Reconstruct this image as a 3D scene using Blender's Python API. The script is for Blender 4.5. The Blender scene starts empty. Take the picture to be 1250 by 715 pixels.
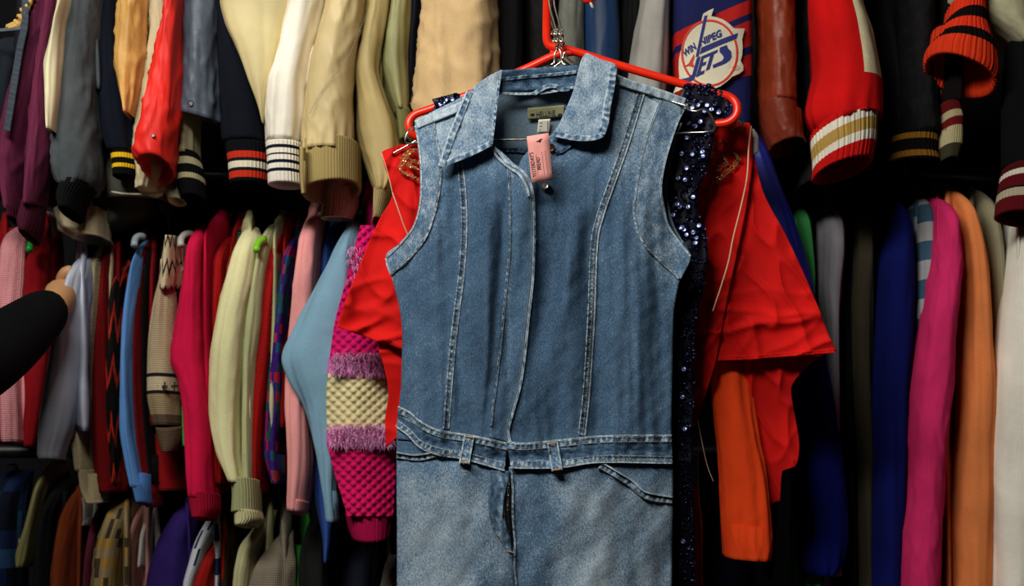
import bpy, bmesh, math, random
import numpy as np
from mathutils import Vector, Matrix, Euler
rnd = random.Random(7)
# ------------------------------------------------------------------ camera, world, light, exposure
F = 1566.0          # focal length in pixels of the 1250 px wide frame
CZ = 1.40           # camera height
cd = bpy.data.cameras.new('camera'); cam = bpy.data.objects.new('camera', cd)
bpy.context.collection.objects.link(cam)
cam.location = (0, 0, CZ); cam.rotation_euler = (math.pi/2, 0, 0)
cd.sensor_width = 36; cd.lens = 36*F/1250; cd.clip_start = .05
cd.dof.use_dof = True; cd.dof.focus_distance = 1.79; cd.dof.aperture_fstop = 5.0
sc = bpy.context.scene; sc.camera = cam
w = bpy.data.worlds.new('world'); sc.world = w; w.use_nodes = True
w.node_tree.nodes['Background'].inputs[0].default_value = (.9, .95, 1, 1)
w.node_tree.nodes['Background'].inputs[1].default_value = .004
def area(name, loc, target, sx, sy, power, col):
    l = bpy.data.lights.new(name, 'AREA'); l.shape = 'RECTANGLE'; l.size = sx; l.size_y = sy
    l.energy = power; l.color = col
    o = bpy.data.objects.new(name, l); sc.collection.objects.link(o); o.location = loc
    o.rotation_euler = (Vector(target)-Vector(loc)).to_track_quat('-Z', 'Y').to_euler()
    return o
area('ceiling_tube_light', (-.70, .56, 2.62), (-.12, 2.0, 1.35), 1.2, .30, 46, (1, .955, .88))
sc.view_settings.view_transform = 'Standard'; sc.view_settings.look = 'None'
sc.view_settings.gamma = 1; sc.view_settings.use_curve_mapping = False
sc.view_settings.exposure = 0.0

# ------------------------------------------------------------------ helpers
def P(px, py, Y):
    "the point at distance Y that stands at this place of the photograph"
    return ((px-625)/F*Y, Y, CZ-(py-357.5)/F*Y)
def link(o, parent=None):
    sc.collection.objects.link(o)
    if parent is not None: o.parent = parent
    return o
def tag(o, label=None, cat=None, group=None, kind=None):
    if label: o['label'] = label
    if cat: o['category'] = cat
    if group: o['group'] = group
    if kind: o['kind'] = kind
    return o
def empty(name, loc=(0, 0, 0)):
    o = bpy.data.objects.new(name, None); o.location = loc; o.empty_display_size = .05
    return link(o)
_roots = []
def thing(name, label, cat, group=None):
    o = tag(empty(name), label, cat, group); _roots.append(o); return o

# gradient noise, vectorised
_rs = np.random.RandomState(11)
_perm = np.tile(_rs.permutation(256), 2); _g = _rs.normal(size=(256, 3)); _g /= np.linalg.norm(_g, axis=1)[:, None]
def pn(x, y, z=0.0):
    x, y, z = np.broadcast_arrays(np.asarray(x, float), np.asarray(y, float), np.asarray(z, float))
    xi, yi, zi = np.floor(x).astype(int), np.floor(y).astype(int), np.floor(z).astype(int)
    xf, yf, zf = x-xi, y-yi, z-zi
    u, v, ww = [t*t*t*(t*(t*6-15)+10) for t in (xf, yf, zf)]
    r = 0
    for i in (0, 1):
        for j in (0, 1):
            for k in (0, 1):
                h = _perm[_perm[_perm[(xi+i) & 255]+((yi+j) & 255)]+((zi+k) & 255)]
                g = _g[h]
                d = g[..., 0]*(xf-i)+g[..., 1]*(yf-j)+g[..., 2]*(zf-k)
                r = r+d*(u if i else 1-u)*(v if j else 1-v)*(ww if k else 1-ww)
    return r*1.6
def ridge(x, y, z=0.0, p=2.0):
    return np.maximum(0, 1-np.abs(pn(x, y, z))*2.2)**p

def interp_rows(rows, n):
    "rows of numbers, smoothly resampled to n along their length"
    A = np.array(rows, float)
    yc = A[:, 0]
    d = np.concatenate([[0], np.cumsum(np.maximum(np.hypot(np.diff(A[:, 0]+A[:, 2])/2, np.diff(A[:, 1]+A[:, 3])/2), .5))])
    t = np.linspace(0, d[-1], n)
    if len(A) == 2: return np.stack([np.interp(t, d, A[:, i]) for i in range(A.shape[1])], 1), t/d[-1]
    # monotone cubic (Fritsch-Carlson)
    h = np.diff(d); out = []
    for i in range(A.shape[1]):
        y = A[:, i]; s = np.diff(y)/h
        m = np.zeros(len(y)); m[0] = s[0]; m[-1] = s[-1]
        for k in range(1, len(y)-1):
            m[k] = 0 if s[k-1]*s[k] <= 0 else 2*s[k-1]*s[k]/(s[k-1]+s[k])
        idx = np.clip(np.searchsorted(d, t, 'right')-1, 0, len(h)-1)
        q = (t-d[idx])/h[idx]; H = h[idx]
        out.append((2*q**3-3*q**2+1)*y[idx]+(q**3-2*q**2+q)*H*m[idx]+(-2*q**3+3*q**2)*y[idx+1]+(q**3-q**2)*H*m[idx+1])
    return np.stack(out, 1), t/d[-1]
def rows4(rows): return [(r[0], r[1], r[0], r[2]) if len(r) == 3 else r for r in rows]

def mesh_obj(name, V, Fc, mats, parent=None, mi=None, uv=None, wear=None, smooth=True):
    me = bpy.data.meshes.new(name)
    me.from_pydata([tuple(v) for v in V] if not isinstance(V, np.ndarray) else V.tolist(), [], Fc)
    if not isinstance(mats, (list, tuple)): mats = [mats]
    for m in mats: me.materials.append(m)
    if mi is not None: me.polygons.foreach_set('material_index', np.asarray(mi, np.int32))
    me.polygons.foreach_set('use_smooth', np.full(len(me.polygons), smooth))
    if uv is not None:
        lay = me.uv_layers.new(name='UVMap')
        vi = np.empty(len(me.loops), np.int32); me.loops.foreach_get('vertex_index', vi)
        lay.data.foreach_set('uv', np.asarray(uv, np.float32)[vi].ravel())
    if wear is not None:
        at = me.attributes.new('wear', 'FLOAT', 'POINT'); at.data.foreach_set('value', np.asarray(wear, np.float32))
    me.update()
    return link(bpy.data.objects.new(name, me), parent)

FOLD = {  # drape amplitude (m), drape frequency round, crease amplitude (m), crease scale (m)
 'soft': (.0045, 1.6, .0012, .05), 'crisp': (.0032, 1.8, .0062, .05), 'heavy': (.0035, 1.1, .0018, .08),
 'limp': (.008, 2.4, .0015, .05), 'rib': (.001, 1, 0, .05), 'none': (0, 1, 0, .05), 'leather': (.003, 1.5, .003, .03)}
_seed = [0]
def tube(name, rows, Y, dep, mat, parent=None, fold='soft', nu=60, nv=None, cap=False, open_=True, tilt=0.0,
         bands=None, sector=None, rib=None, curl=None, ex=2.2, bulge=None, gather=0.0, amp=1.0, back=0.0):
    """a closed cloth tube whose rings run between the two edges in rows (y, xl, xr) or (yl, xl, yr, xr), at distance Y
    (or (Y top, Y bottom)), dep metres deep; tilt drops the far side of each ring; bands = [(share, material)...]"""
    _seed[0] += 1; sd = _seed[0]*3.37
    R = rows4(rows); hpx = abs(R[-1][0]-R[0][0])+abs(R[-1][2]-R[0][2])
    if nv is None: nv = int(min(110, max(10, hpx/2/4)))
    A, t = interp_rows(R, nv)
    Y0, Y1 = Y if isinstance(Y, (tuple, list)) else (Y, Y)
    Yc = Y0+(Y1-Y0)*t+dep/2
    yl, xl, yr, xr = A.T
    XL, ZL = (xl-625)/F*Yc, CZ-(yl-357.5)/F*Yc
    XR, ZR = (xr-625)/F*Yc, CZ-(yr-357.5)/F*Yc
    cx, cz = (XL+XR)/2, (ZL+ZR)/2
    ax, az = (XR-XL)/2, (ZR-ZL)/2
    b = np.full(nv, dep/2)
    if isinstance(dep, (tuple, list)): pass
    S = np.abs(cz[0]-cz)
    cb = np.ones(nv)
    if cap:
        q = np.clip(S/.06, 0, 1); cb = np.sqrt(np.maximum(1-(1-q)**2, .02))
        Yc = Yc+(1-q)**2*.04
    if back: Yc = Yc+back*np.clip(1-S/.15, 0, 1)**2
    th = np.linspace(0, 2*np.pi, nu, endpoint=False)
    c, s = np.cos(th), np.sin(th)
    cc = np.sign(c)*np.abs(c)**(2/ex); ss = np.sign(s)*np.abs(s)**(2/ex)
    da, df, ca, cs = FOLD[fold]; da *= amp; ca *= amp
    L = np.concatenate([[0], np.cumsum(np.hypot(np.diff(cx), np.diff(cz)))])
    Lg, Cg = np.meshgrid(L, c, indexing='ij'); _, Sg = np.meshgrid(L, s, indexing='ij')
    ramp = np.clip(Lg/.05, 0, 1)
    wp = pn(Cg*1.3, Sg*1.3, Lg*5+sd)*.6
    D = da*pn(Cg*df+wp+sd, Sg*df, Lg*3.0)*1.3
    D = D+da*.45*pn(Cg*df*2.3+wp, Sg*df*2.3+sd, Lg*6)
    if ca:
        w1 = Sg*.06; q1 = Cg*.05
        msk = .35+.65*np.clip(pn(Lg*6, Cg+sd, Sg)*1.5+.5, 0, 1)
        D = D+ca*.9*(ridge((Lg*.5+q1*1.2)/cs, (q1*1.3-Lg*.22-w1*.6)/cs*1.1, sd, 3)-.2)*msk
        D = D+ca*.6*(ridge((Lg*.7-q1*1.6)/cs, (q1*.9+Lg*.35+w1)/cs*.8, sd+5, 3.5)-.15)*msk
        D = D+ca*.14*pn((Lg-q1)/cs*2.5, q1/cs*2.5, sd+w1/cs*2)
    if gather:   # vertical gathers towards the bottom
        D = D+gather*np.clip(1-(L[-1]-Lg)/.05, 0, 1)*np.sin(np.arctan2(Sg, Cg)*14+3*pn(Cg*2, Sg*2, sd))
    D = D*ramp
    if rib:
        D = D+rib[1]*np.sin(np.arctan2(Sg, Cg)*rib[0])
    if bulge: D = D+bulge*np.sin(np.pi*np.clip(Lg/L[-1], 0, 1))
    hw = np.hypot(ax, az)[:, None]
    X = cx[:, None]+ax[:, None]*cc+D*Cg*np.minimum(1, hw/.02)
    Z = cz[:, None]+az[:, None]*cc - tilt*(b*cb)[:, None]*ss
    Yg = Yc[:, None]+(b*cb)[:, None]*ss+D*Sg
    if curl is not None: Z = Z+curl*(Cg**2)
    V = [np.stack([X, Yg, Z], -1).reshape(-1, 3)]
    UV = [np.stack([np.broadcast_to(th/(2*np.pi)*.35, X.shape), Lg], -1).reshape(-1, 2)]
    nr = nv
    if open_:      # turned-in edge, so the end is a hollow opening
        for k, (sh, up) in enumerate(((.93, -.001), (.88, .006), (.8, .05))):
            Xi = cx[-1]+(X[-1]-cx[-1])*sh; Yi = Yc[-1]+(Yg[-1]-Yc[-1])*sh; Zi = cz[-1]+(Z[-1]-cz[-1])*sh+up
            V.append(np.stack([Xi, Yi, Zi], -1)); UV.append(np.stack([th/(2*np.pi)*.35, np.full(nu, L[-1]+.01*k)], -1)); nr += 1
    Fc, mi = [], []
    for r in range(nr-1):
        for k in range(nu):
            k2 = (k+1) % nu
            Fc.append((r*nu+k, (r+1)*nu+k, (r+1)*nu+k2, r*nu+k2))
    mats = [mat]
    if bands:
        mats = [m for _, m in bands]; ed = np.cumsum([q for q, _ in bands]); ed = ed/ed[-1]
        rowm = [int(min(np.searchsorted(ed, (r+.5)/(nv-1)), len(mats)-1)) for r in range(nr-1)]
        mi = np.repeat(rowm, nu)
    else: mi = None
    if sector:      # a lengthwise inset of another material between two angles, down to a share of the length
        mats = [mat, sector[3]]; ang = np.degrees(th+np.pi/nu); ang = np.where(ang > 180, ang-360, ang)
        mi = np.array([[int(sector[0] <= a_ <= sector[1] and r < sector[2]*nv) for a_ in ang] for r in range(nr-1)]).ravel()
    V = np.concatenate(V); UV = np.concatenate(UV)
    Fc.append(tuple(range(nu))); Fc.append(tuple((nr-1)*nu+k for k in reversed(range(nu))))
    if mi is not None: mi = np.concatenate([mi, [mi[0], mi[-1]]])
    return mesh_obj(name, V, Fc, mats, parent, mi, UV)

def body(name, x, Y, zs, zn, zh, mat, parent, thick=.034, depth=.44, fold='soft', lean=0.0, bk=1.0):
    "the trunk of a garment on its hanger seen from the side: thin in x, shoulders sloping from the neck"
    _seed[0] += 1; sd = _seed[0]*2.1
    yc = Y+depth/2
    prof = [(zn, .055, .55), (zn-.012, .075, .8), (zs+.02, depth*.36, 1), (zs-.005, depth*.455, 1), (zs-.05, depth*.49, 1),
            (zs-.2, depth*.485, 1.05), ((zs+zh)/2, depth*.48, 1.1), (zh+.04, depth*.5, 1.15), (zh, depth*.49, 1.1)]
    pz = np.array([p[0] for p in prof]); L = pz[0]-pz
    t = np.linspace(0, L[-1], 36)
    bb = np.interp(t, L, [p[1] for p in prof]); aa = np.interp(t, L, [p[2] for p in prof])*thick/2
    nu = 40; th = np.linspace(0, 2*np.pi, nu, endpoint=False); c, s = np.cos(th), np.sin(th)
    cc = np.sign(c)*np.abs(c)**.9; ss = np.sign(s)*np.abs(s)**.7
    T, C = np.meshgrid(t, c, indexing='ij'); _, S_ = np.meshgrid(t, ss, indexing='ij')
    D = .006*pn(S_*bb[:, None]*14+sd, T*3.5, C*.7)+.002*pn(S_*bb[:, None]*30, T*12, sd)
    Yg = yc+bb[:, None]*ss+.2*D; X = x+bk*x*(Yg-Y)/Y+aa[:, None]*cc+D; Z = pz[0]-T+0*X
    V = np.stack([X, Yg, Z], -1).reshape(-1, 3)
    UV = np.stack([Yg, T], -1).reshape(-1, 2)
    Fc = [(r*nu+k, (r+1)*nu+k, (r+1)*nu+(k+1) % nu, r*nu+(k+1) % nu) for r in range(35) for k in range(nu)]
    Fc += [tuple(range(nu)), tuple(35*nu+k for k in reversed(range(nu)))]
    return mesh_obj(name, V, Fc, mat, parent, uv=UV)

def patch(name, rows, Yf, mat, parent=None, thick=.0018, vol=0.0, step=2.6, wearf=None, uvs=None, bandf=None):
    "a piece of cloth between two edges; Yf(px, py) is the distance of its face, vol > 0 closes it to a padded shape"
    R = rows4(rows); A, _t = interp_rows(R, 200)
    hpx = np.sum(np.hypot(np.diff(A[:, 0]+A[:, 2])/2, np.diff(A[:, 1]+A[:, 3])/2)); wpx = np.max(np.hypot(A[:, 3]-A[:, 1], A[:, 2]-A[:, 0]))
    nv = max(4, int(hpx/step)); nu = max(4, int(wpx/step))
    A, t = interp_rows(R, nv)
    u = np.linspace(0, 1, nu)
    px = A[:, 1:2]*(1-u)+A[:, 3:4]*u; py = A[:, 0:1]*(1-u)+A[:, 2:3]*u
    Y = Yf(px, py)+0*px
    prof = thick+vol*np.sqrt(np.maximum(0, 1-(2*u-1)**2))[None, :]*np.ones_like(px)
    def W(px, py, Y): return np.stack([(px-625)/F*Y, Y, CZ-(py-357.5)/F*Y], -1)
    f = W(px, py, Y); bk = W(px, py, Y).copy(); bk[..., 1] += prof
    V = np.concatenate([f.reshape(-1, 3), bk.reshape(-1, 3)]); n = nv*nu
    Fc = []
    for r in range(nv-1):
        for k in range(nu-1):
            i = r*nu+k
            Fc.append((i, i+nu, i+nu+1, i+1)); Fc.append((n+i, n+i+1, n+i+nu+1, n+i+nu))
    for r in range(nv-1):
        i = r*nu; Fc.append((i, n+i, n+i+nu, i+nu)); j = i+nu-1; Fc.append((j, j+nu, n+j+nu, n+j))
    for k in range(nu-1):
        Fc.append((k, k+1, n+k+1, n+k)); j = (nv-1)*nu+k; Fc.append((j, n+j, n+j+1, j+1))
    wear = None
    if wearf is not None:
        wv = wearf(px, py)+0*px; wear = np.concatenate([wv.ravel()]*2)
    uv = np.stack([px*.00115, -py*.00115], -1).reshape(-1, 2); uv = np.concatenate([uv, uv])
    return mesh_obj(name, V, Fc, mat, parent, uv=uv, wear=wear)

def resample(path, step):
    A = np.array(path, float)
    if len(A) > 2:   # Catmull-Rom
        pts = []
        Q = np.vstack([2*A[0]-A[1], A, 2*A[-1]-A[-2]])
        for i in range(1, len(Q)-2):
            for q in np.linspace(0, 1, 12, endpoint=False):
                a, b, c_, d = Q[i-1], Q[i], Q[i+1], Q[i+2]
                pts.append(.5*((2*b)+(-a+c_)*q+(2*a-5*b+4*c_-d)*q*q+(-a+3*b-3*c_+d)*q**3))
        pts.append(A[-1]); A = np.array(pts)
    d = np.concatenate([[0], np.cumsum(np.linalg.norm(np.diff(A, axis=0), axis=1))])
    n = max(2, int(d[-1]/step)+1); t = np.linspace(0, d[-1], n)
    return np.stack([np.interp(t, d, A[:, i]) for i in range(A.shape[1])], 1), t

def strip(name, path, width, Yf, off, mat, parent=None, pucker=.0012, wlo=.25, whi=.95, ridge_=.0012, step=1.3, period=5.0):
    "a felled seam or binding following a path in the cloth, puckered along its length"
    _seed[0] += 1; sd = _seed[0]*1.7
    Q, t = resample(path, step); T = np.gradient(Q, axis=0); T /= np.linalg.norm(T, axis=1)[:, None]+1e-9
    N = np.stack([-T[:, 1], T[:, 0]], 1)
    prof = [(-.5, -.0002), (-.46, .9), (-.25, .75), (0, .55), (.25, .75), (.46, 1.0), (.5, -.0002)]
    V, wear, m = [], [], len(prof)
    for j, (a, h) in enumerate(prof):
        q = Q+N*a*width
        pk = pn(t/period+sd, a*1.1, sd)*2+.6*np.sin(t/period*2*np.pi*.8+a*2+2*pn(t*.03, sd))
        base = Yf(q[:, 0], q[:, 1])
        Yv = base-(off+ridge_*h+pucker*pk*.5*(abs(a) < .49)) if h > 0 else base+.0004
        V.append(np.stack([(q[:, 0]-625)/F*Yv, Yv, CZ-(q[:, 1]-357.5)/F*Yv], -1))
        wear.append(np.clip(wlo+(whi-wlo)*(.38+.36*pk+.45*(abs(a) > .4)), 0, 1))
    V = np.stack(V, 1).reshape(-1, 3); wear = np.stack(wear, 1).ravel()
    n = len(Q); Fc = []
    for i in range(n-1):
        for j in range(m-1): Fc.append((i*m+j, (i+1)*m+j, (i+1)*m+j+1, i*m+j+1))
        Fc.append((i*m, i*m+m-1, (i+1)*m+m-1, (i+1)*m))
    Fc.append(tuple(range(m))); Fc.append(tuple((n-1)*m+j for j in reversed(range(m))))
    return mesh_obj(name, V, Fc, mat, parent, wear=wear)

def stitches(name, paths, Yf, off, mat, parent, dash=2.2, gap=1.1, wd=.42):
    "short thread dashes lying on the cloth, joined into one part"
    V, Fc = [], []
    for path in paths:
        Q, t = resample(path, .25); L = t[-1]; s = 0
        while s+dash < L:
            a = np.array([np.interp(s, t, Q[:, 0]), np.interp(s, t, Q[:, 1])]); b = np.array([np.interp(s+dash, t, Q[:, 0]), np.interp(s+dash, t, Q[:, 1])])
            T = (b-a)/(np.linalg.norm(b-a)+1e-9); N = np.array([-T[1], T[0]])*wd
            Yv = [float(Yf(np.array([p[0]]), np.array([p[1]]))[0])-off for p in (a, b)]
            i = len(V)
            for (p, y) in ((a, Yv[0]), (b, Yv[1])):
                for sg, dy in ((-1, .0004), (0, -.0004), (1, .0004)):
                    q = p+N*sg; V.append(P(q[0], q[1], y+dy))
            Fc += [(i, i+3, i+4, i+1), (i+1, i+4, i+5, i+2), (i, i+1, i+2), (i+3, i+5, i+4)]
            s += dash+gap
    o = mesh_obj(name, V, Fc, mat, parent, smooth=False); o['kind'] = 'stuff'; return o

def wire(name, pts, r, mat, parent=None, step=.006, seg=8, world=False):
    "a round rod through points (px, py, Y)"
    W = np.array(pts if world else [P(*p) for p in pts]); Q, t = resample(W, step)
    T = np.gradient(Q, axis=0); T /= np.linalg.norm(T, axis=1)[:, None]+1e-12
    V, Fc = [], []; nrm = Vector((0, 1, 0.01))
    for i in range(len(Q)):
        tt = Vector(T[i]); nrm = (nrm-tt*nrm.dot(tt)).normalized(); bn = tt.cross(nrm)
        for k in range(seg):
            a = 2*math.pi*k/seg; V.append(tuple(Vector(Q[i])+(nrm*math.cos(a)+bn*math.sin(a))*r))
    n = len(Q)
    for i in range(n-1):
        for k in range(seg): Fc.append((i*seg+k, i*seg+(k+1) % seg, (i+1)*seg+(k+1) % seg, (i+1)*seg+k))
    Fc.append(tuple(range(seg))[::-1]); Fc.append(tuple((n-1)*seg+k for k in range(seg)))
    return mesh_obj(name, V, Fc, mat, parent)

def plate(name, poly, Yf, off, th, mat, parent=None, smooth=0):
    "a flat cut-out following the cloth under it: polygon in the photo's frame, th metres thick"
    if smooth: poly = [tuple(q) for q in resample(list(poly)+[poly[0]], smooth)[0][:-1]]
    bm = bmesh.new()
    vs = [bm.verts.new((x, y, 0)) for x, y in poly]
    f = bm.faces.new(vs); bm.normal_update(); bmesh.ops.triangulate(bm, faces=[f], quad_method='BEAUTY', ngon_method='EAR_CLIP')
    ext = max(max(p[0] for p in poly)-min(p[0] for p in poly), max(p[1] for p in poly)-min(p[1] for p in poly))
    if ext > 12: bmesh.ops.subdivide_edges(bm, edges=[e for e in bm.edges if e.calc_length() > 6], cuts=2 if ext < 60 else 4, use_grid_fill=True)
    tri = [[v.index for v in fc.verts] for fc in (bm.verts.index_update() or bm.faces)]
    X = np.array([v.co.x for v in bm.verts]); Yp = np.array([v.co.y for v in bm.verts])
    bed = [e for e in bm.edges if len(e.link_faces) == 1]; bed = [(e.verts[0].index, e.verts[1].index) for e in bed]
    Yv = Yf(X, Yp)-off; n = len(X)
    V = [P(X[i], Yp[i], Yv[i]-th) for i in range(n)]+[P(X[i], Yp[i], Yv[i]) for i in range(n)]
    Fc = [tuple(t) for t in tri]+[tuple(n+i for i in reversed(t)) for t in tri]+[(a, b, n+b, n+a) for a, b in bed]
    bm.free()
    o = mesh_obj(name, V, Fc, mat, parent, smooth=False)
    b2 = bmesh.new(); b2.from_mesh(o.data); bmesh.ops.recalc_face_normals(b2, faces=b2.faces); b2.to_mesh(o.data); b2.free()
    return o

def lettering(name, text, p0, p1, h, Yf, off, mat, parent, shear=0.0, bold=0.0, th=.0003, grow=0.0):
    "letters along the line p0 -> p1 (photo pixels), h pixels high, laid on the cloth"
    cu = bpy.data.curves.new(name, 'FONT'); cu.body = text; cu.size = 1; cu.shear = shear; cu.offset = bold; cu.resolution_u = 2
    to = bpy.data.objects.new('t', cu); sc.collection.objects.link(to)
    bpy.context.view_layer.update()
    me = bpy.data.meshes.new_from_object(to); bpy.data.objects.remove(to)
    n = len(me.vertices); co = np.empty(n*3); me.vertices.foreach_get('co', co); co = co.reshape(-1, 3)
    if n == 0: return None
    x0, x1, y0, y1 = co[:, 0].min(), co[:, 0].max(), co[:, 1].min(), co[:, 1].max()
    u = (co[:, 0]-x0)/(x1-x0); v = (co[:, 1]-y0)/(y1-y0)
    p0, p1 = np.array(p0, float), np.array(p1, float); T = p1-p0; N = np.array([T[1], -T[0]])/np.linalg.norm(T)
    hh = h*(1+grow*u)
    px = p0[0]+T[0]*u+N[0]*v*hh; py = p0[1]+T[1]*u+N[1]*v*hh
    Yv = Yf(px, py)-off-th
    V = np.stack([(px-625)/F*Yv, Yv, CZ-(py-357.5)/F*Yv], -1)
    Fc = [tuple(pl.vertices) for pl in me.polygons]
    bpy.data.meshes.remove(me)
    return mesh_obj(name, V, Fc, mat, parent, smooth=False)

# ------------------------------------------------------------------ materials
def srgb(h):
    if isinstance(h, str): h = tuple(int(h[i:i+2], 16) for i in (0, 2, 4))
    return tuple(((c/255)/12.92 if c/255 <= .04045 else ((c/255+.055)/1.055)**2.4) for c in h)+(1,)
def newmat(name):
    m = bpy.data.materials.new(name); m.use_nodes = True; nt = m.node_tree
    return m, nt, nt.nodes['Principled BSDF']
def N_(nt, t, **kw):
    n = nt.nodes.new(t)
    for k, v in kw.items():
        if k.startswith('_'): setattr(n, k[1:], v)
        else: n.inputs[k].default_value = v
    return n
def mixc(nt, fac, a, b, blend='MIX'):
    n = nt.nodes.new('ShaderNodeMix'); n.data_type = 'RGBA'; n.blend_type = blend
    for s, v in ((n.inputs[0], fac), (n.inputs[6], a), (n.inputs[7], b)):
        if hasattr(v, 'is_linked') or hasattr(v, 'links'): nt.links.new(v, s)
        else: s.default_value = v
    return n.outputs[2]
def math_(nt, op, a, b=0.0, clamp=False):
    n = nt.nodes.new('ShaderNodeMath'); n.operation = op; n.use_clamp = clamp
    for s, v in ((n.inputs[0], a), (n.inputs[1], b)):
        if hasattr(v, 'links'): nt.links.new(v, s)
        else: s.default_value = v
    return n.outputs[0]
_mc = {}
def cloth(col, kind='cotton', var=.12):
    key = (str(col), kind)
    if key in _mc: return _mc[key]
    m, nt, b = newmat('cloth_'+kind); c = srgb(col); L = nt.links.new
    tc = N_(nt, 'ShaderNodeTexCoord'); obj = tc.outputs['Object']; uv = tc.outputs['UV']
    big = N_(nt, 'ShaderNodeTexNoise', Scale=9.0, Detail=4.0); L(obj, big.inputs['Vector'])
    dark = tuple(x*(1-var*2.2) for x in c[:3])+(1,); lite = tuple(min(1, x*(1+var)) for x in c[:3])+(1,)
    ramp = N_(nt, 'ShaderNodeMapRange'); L(big.outputs['Fac'], ramp.inputs[0]); ramp.inputs[1].default_value = .3; ramp.inputs[2].default_value = .7
    col_ = mixc(nt, ramp.outputs[0], dark, lite)
    rough, bs, bd, spec, sheen = {'cotton': (.85, 900, .25, .25, .25), 'nylon': (.55, 600, .2, .35, .0), 'satin': (.5, 500, .12, .35, .1),
        'knit': (.95, 260, .9, .15, .5), 'fleece': (.98, 420, .6, .1, .6), 'leather': (.46, 160, .5, .32, 0), 'wool': (.95, 500, .7, .1, .5),
        'suede': (.9, 120, .5, .2, .35), 'ribknit': (.95, 300, .6, .1, .4), 'cord': (.9, 400, .5, .15, .3)}[kind]
    fine = N_(nt, 'ShaderNodeTexNoise', Scale=bs, Detail=3.0)
    if kind in ('knit', 'ribknit', 'cord'):
        wv = N_(nt, 'ShaderNodeTexWave', Scale=60.0 if kind != 'cord' else 90, Distortion=.4); wv.bands_direction = 'X'
        L(uv, wv.inputs['Vector'])
        w2 = N_(nt, 'ShaderNodeTexWave', Scale=85.0, Distortion=.6); w2.bands_direction = 'Y'; L(uv, w2.inputs['Vector'])
        h = math_(nt, 'MULTIPLY', wv.outputs['Fac'], w2.outputs['Fac']) if kind == 'knit' else wv.outputs['Fac']
        L(obj, fine.inputs['Vector']); hh = math_(nt, 'ADD', h, math_(nt, 'MULTIPLY', fine.outputs['Fac'], .6))
        col_ = mixc(nt, math_(nt, 'MULTIPLY', math_(nt, 'SUBTRACT', 1.0, h), .35), col_, tuple(x*.55 for x in c[:3])+(1,))
        dist = .0012
    else:
        L(obj, fine.inputs['Vector']); hh = fine.outputs['Fac']; dist = .0006
        if kind in ('suede', 'leather'):
            mid = N_(nt, 'ShaderNodeTexNoise', Scale=34.0, Detail=8.0, Roughness=.65); L(obj, mid.inputs['Vector'])
            f2 = N_(nt, 'ShaderNodeMapRange'); L(mid.outputs['Fac'], f2.inputs[0]); f2.inputs[1].default_value = .45; f2.inputs[2].default_value = .75
            col_ = mixc(nt, math_(nt, 'MULTIPLY', f2.outputs[0], .35), col_, tuple(min(1, x*1.7+.02) for x in c[:3])+(1,))
            hh = mid.outputs['Fac']; dist = .002
        if kind in ('fleece', 'wool', 'cotton'):
            sp = N_(nt, 'ShaderNodeTexNoise', Scale=330.0, Detail=2.0); L(obj, sp.inputs['Vector'])
            col_ = mixc(nt, .22, col_, mixc(nt, sp.outputs['Fac'], tuple(x*.4 for x in c[:3])+(1,), tuple(min(1, x*1.5) for x in c[:3])+(1,)))
    bp = N_(nt, 'ShaderNodeBump', Strength=bd, Distance=dist); L(hh, bp.inputs['Height']); L(bp.outputs[0], b.inputs['Normal'])
    L(col_, b.inputs['Base Color']); b.inputs['Roughness'].default_value = rough
    b.inputs['Specular IOR Level'].default_value = spec; b.inputs['Sheen Weight'].default_value = sheen*.3; b.inputs['Sheen Roughness'].default_value = .6
    b.inputs['Sheen Tint'].default_value = c
    _mc[key] = m; return m
def solid(name, col, rough=.5, metal=0, spec=.5, coat=0):
    m, nt, b = newmat(name); b.inputs['Roughness'].default_value = rough
    b.inputs['Metallic'].default_value = metal; b.inputs['Specular IOR Level'].default_value = spec; b.inputs['Coat Weight'].default_value = coat
    tc = N_(nt, 'ShaderNodeTexCoord'); n = N_(nt, 'ShaderNodeTexNoise', Scale=60.0, Detail=3.0); nt.links.new(tc.outputs['Object'], n.inputs['Vector'])
    c = srgb(col)
    nt.links.new(mixc(nt, n.outputs['Fac'], tuple(x*.85 for x in c[:3])+(1,), tuple(min(1, x*1.1) for x in c[:3])+(1,)), b.inputs['Base Color'])
    return m
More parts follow.
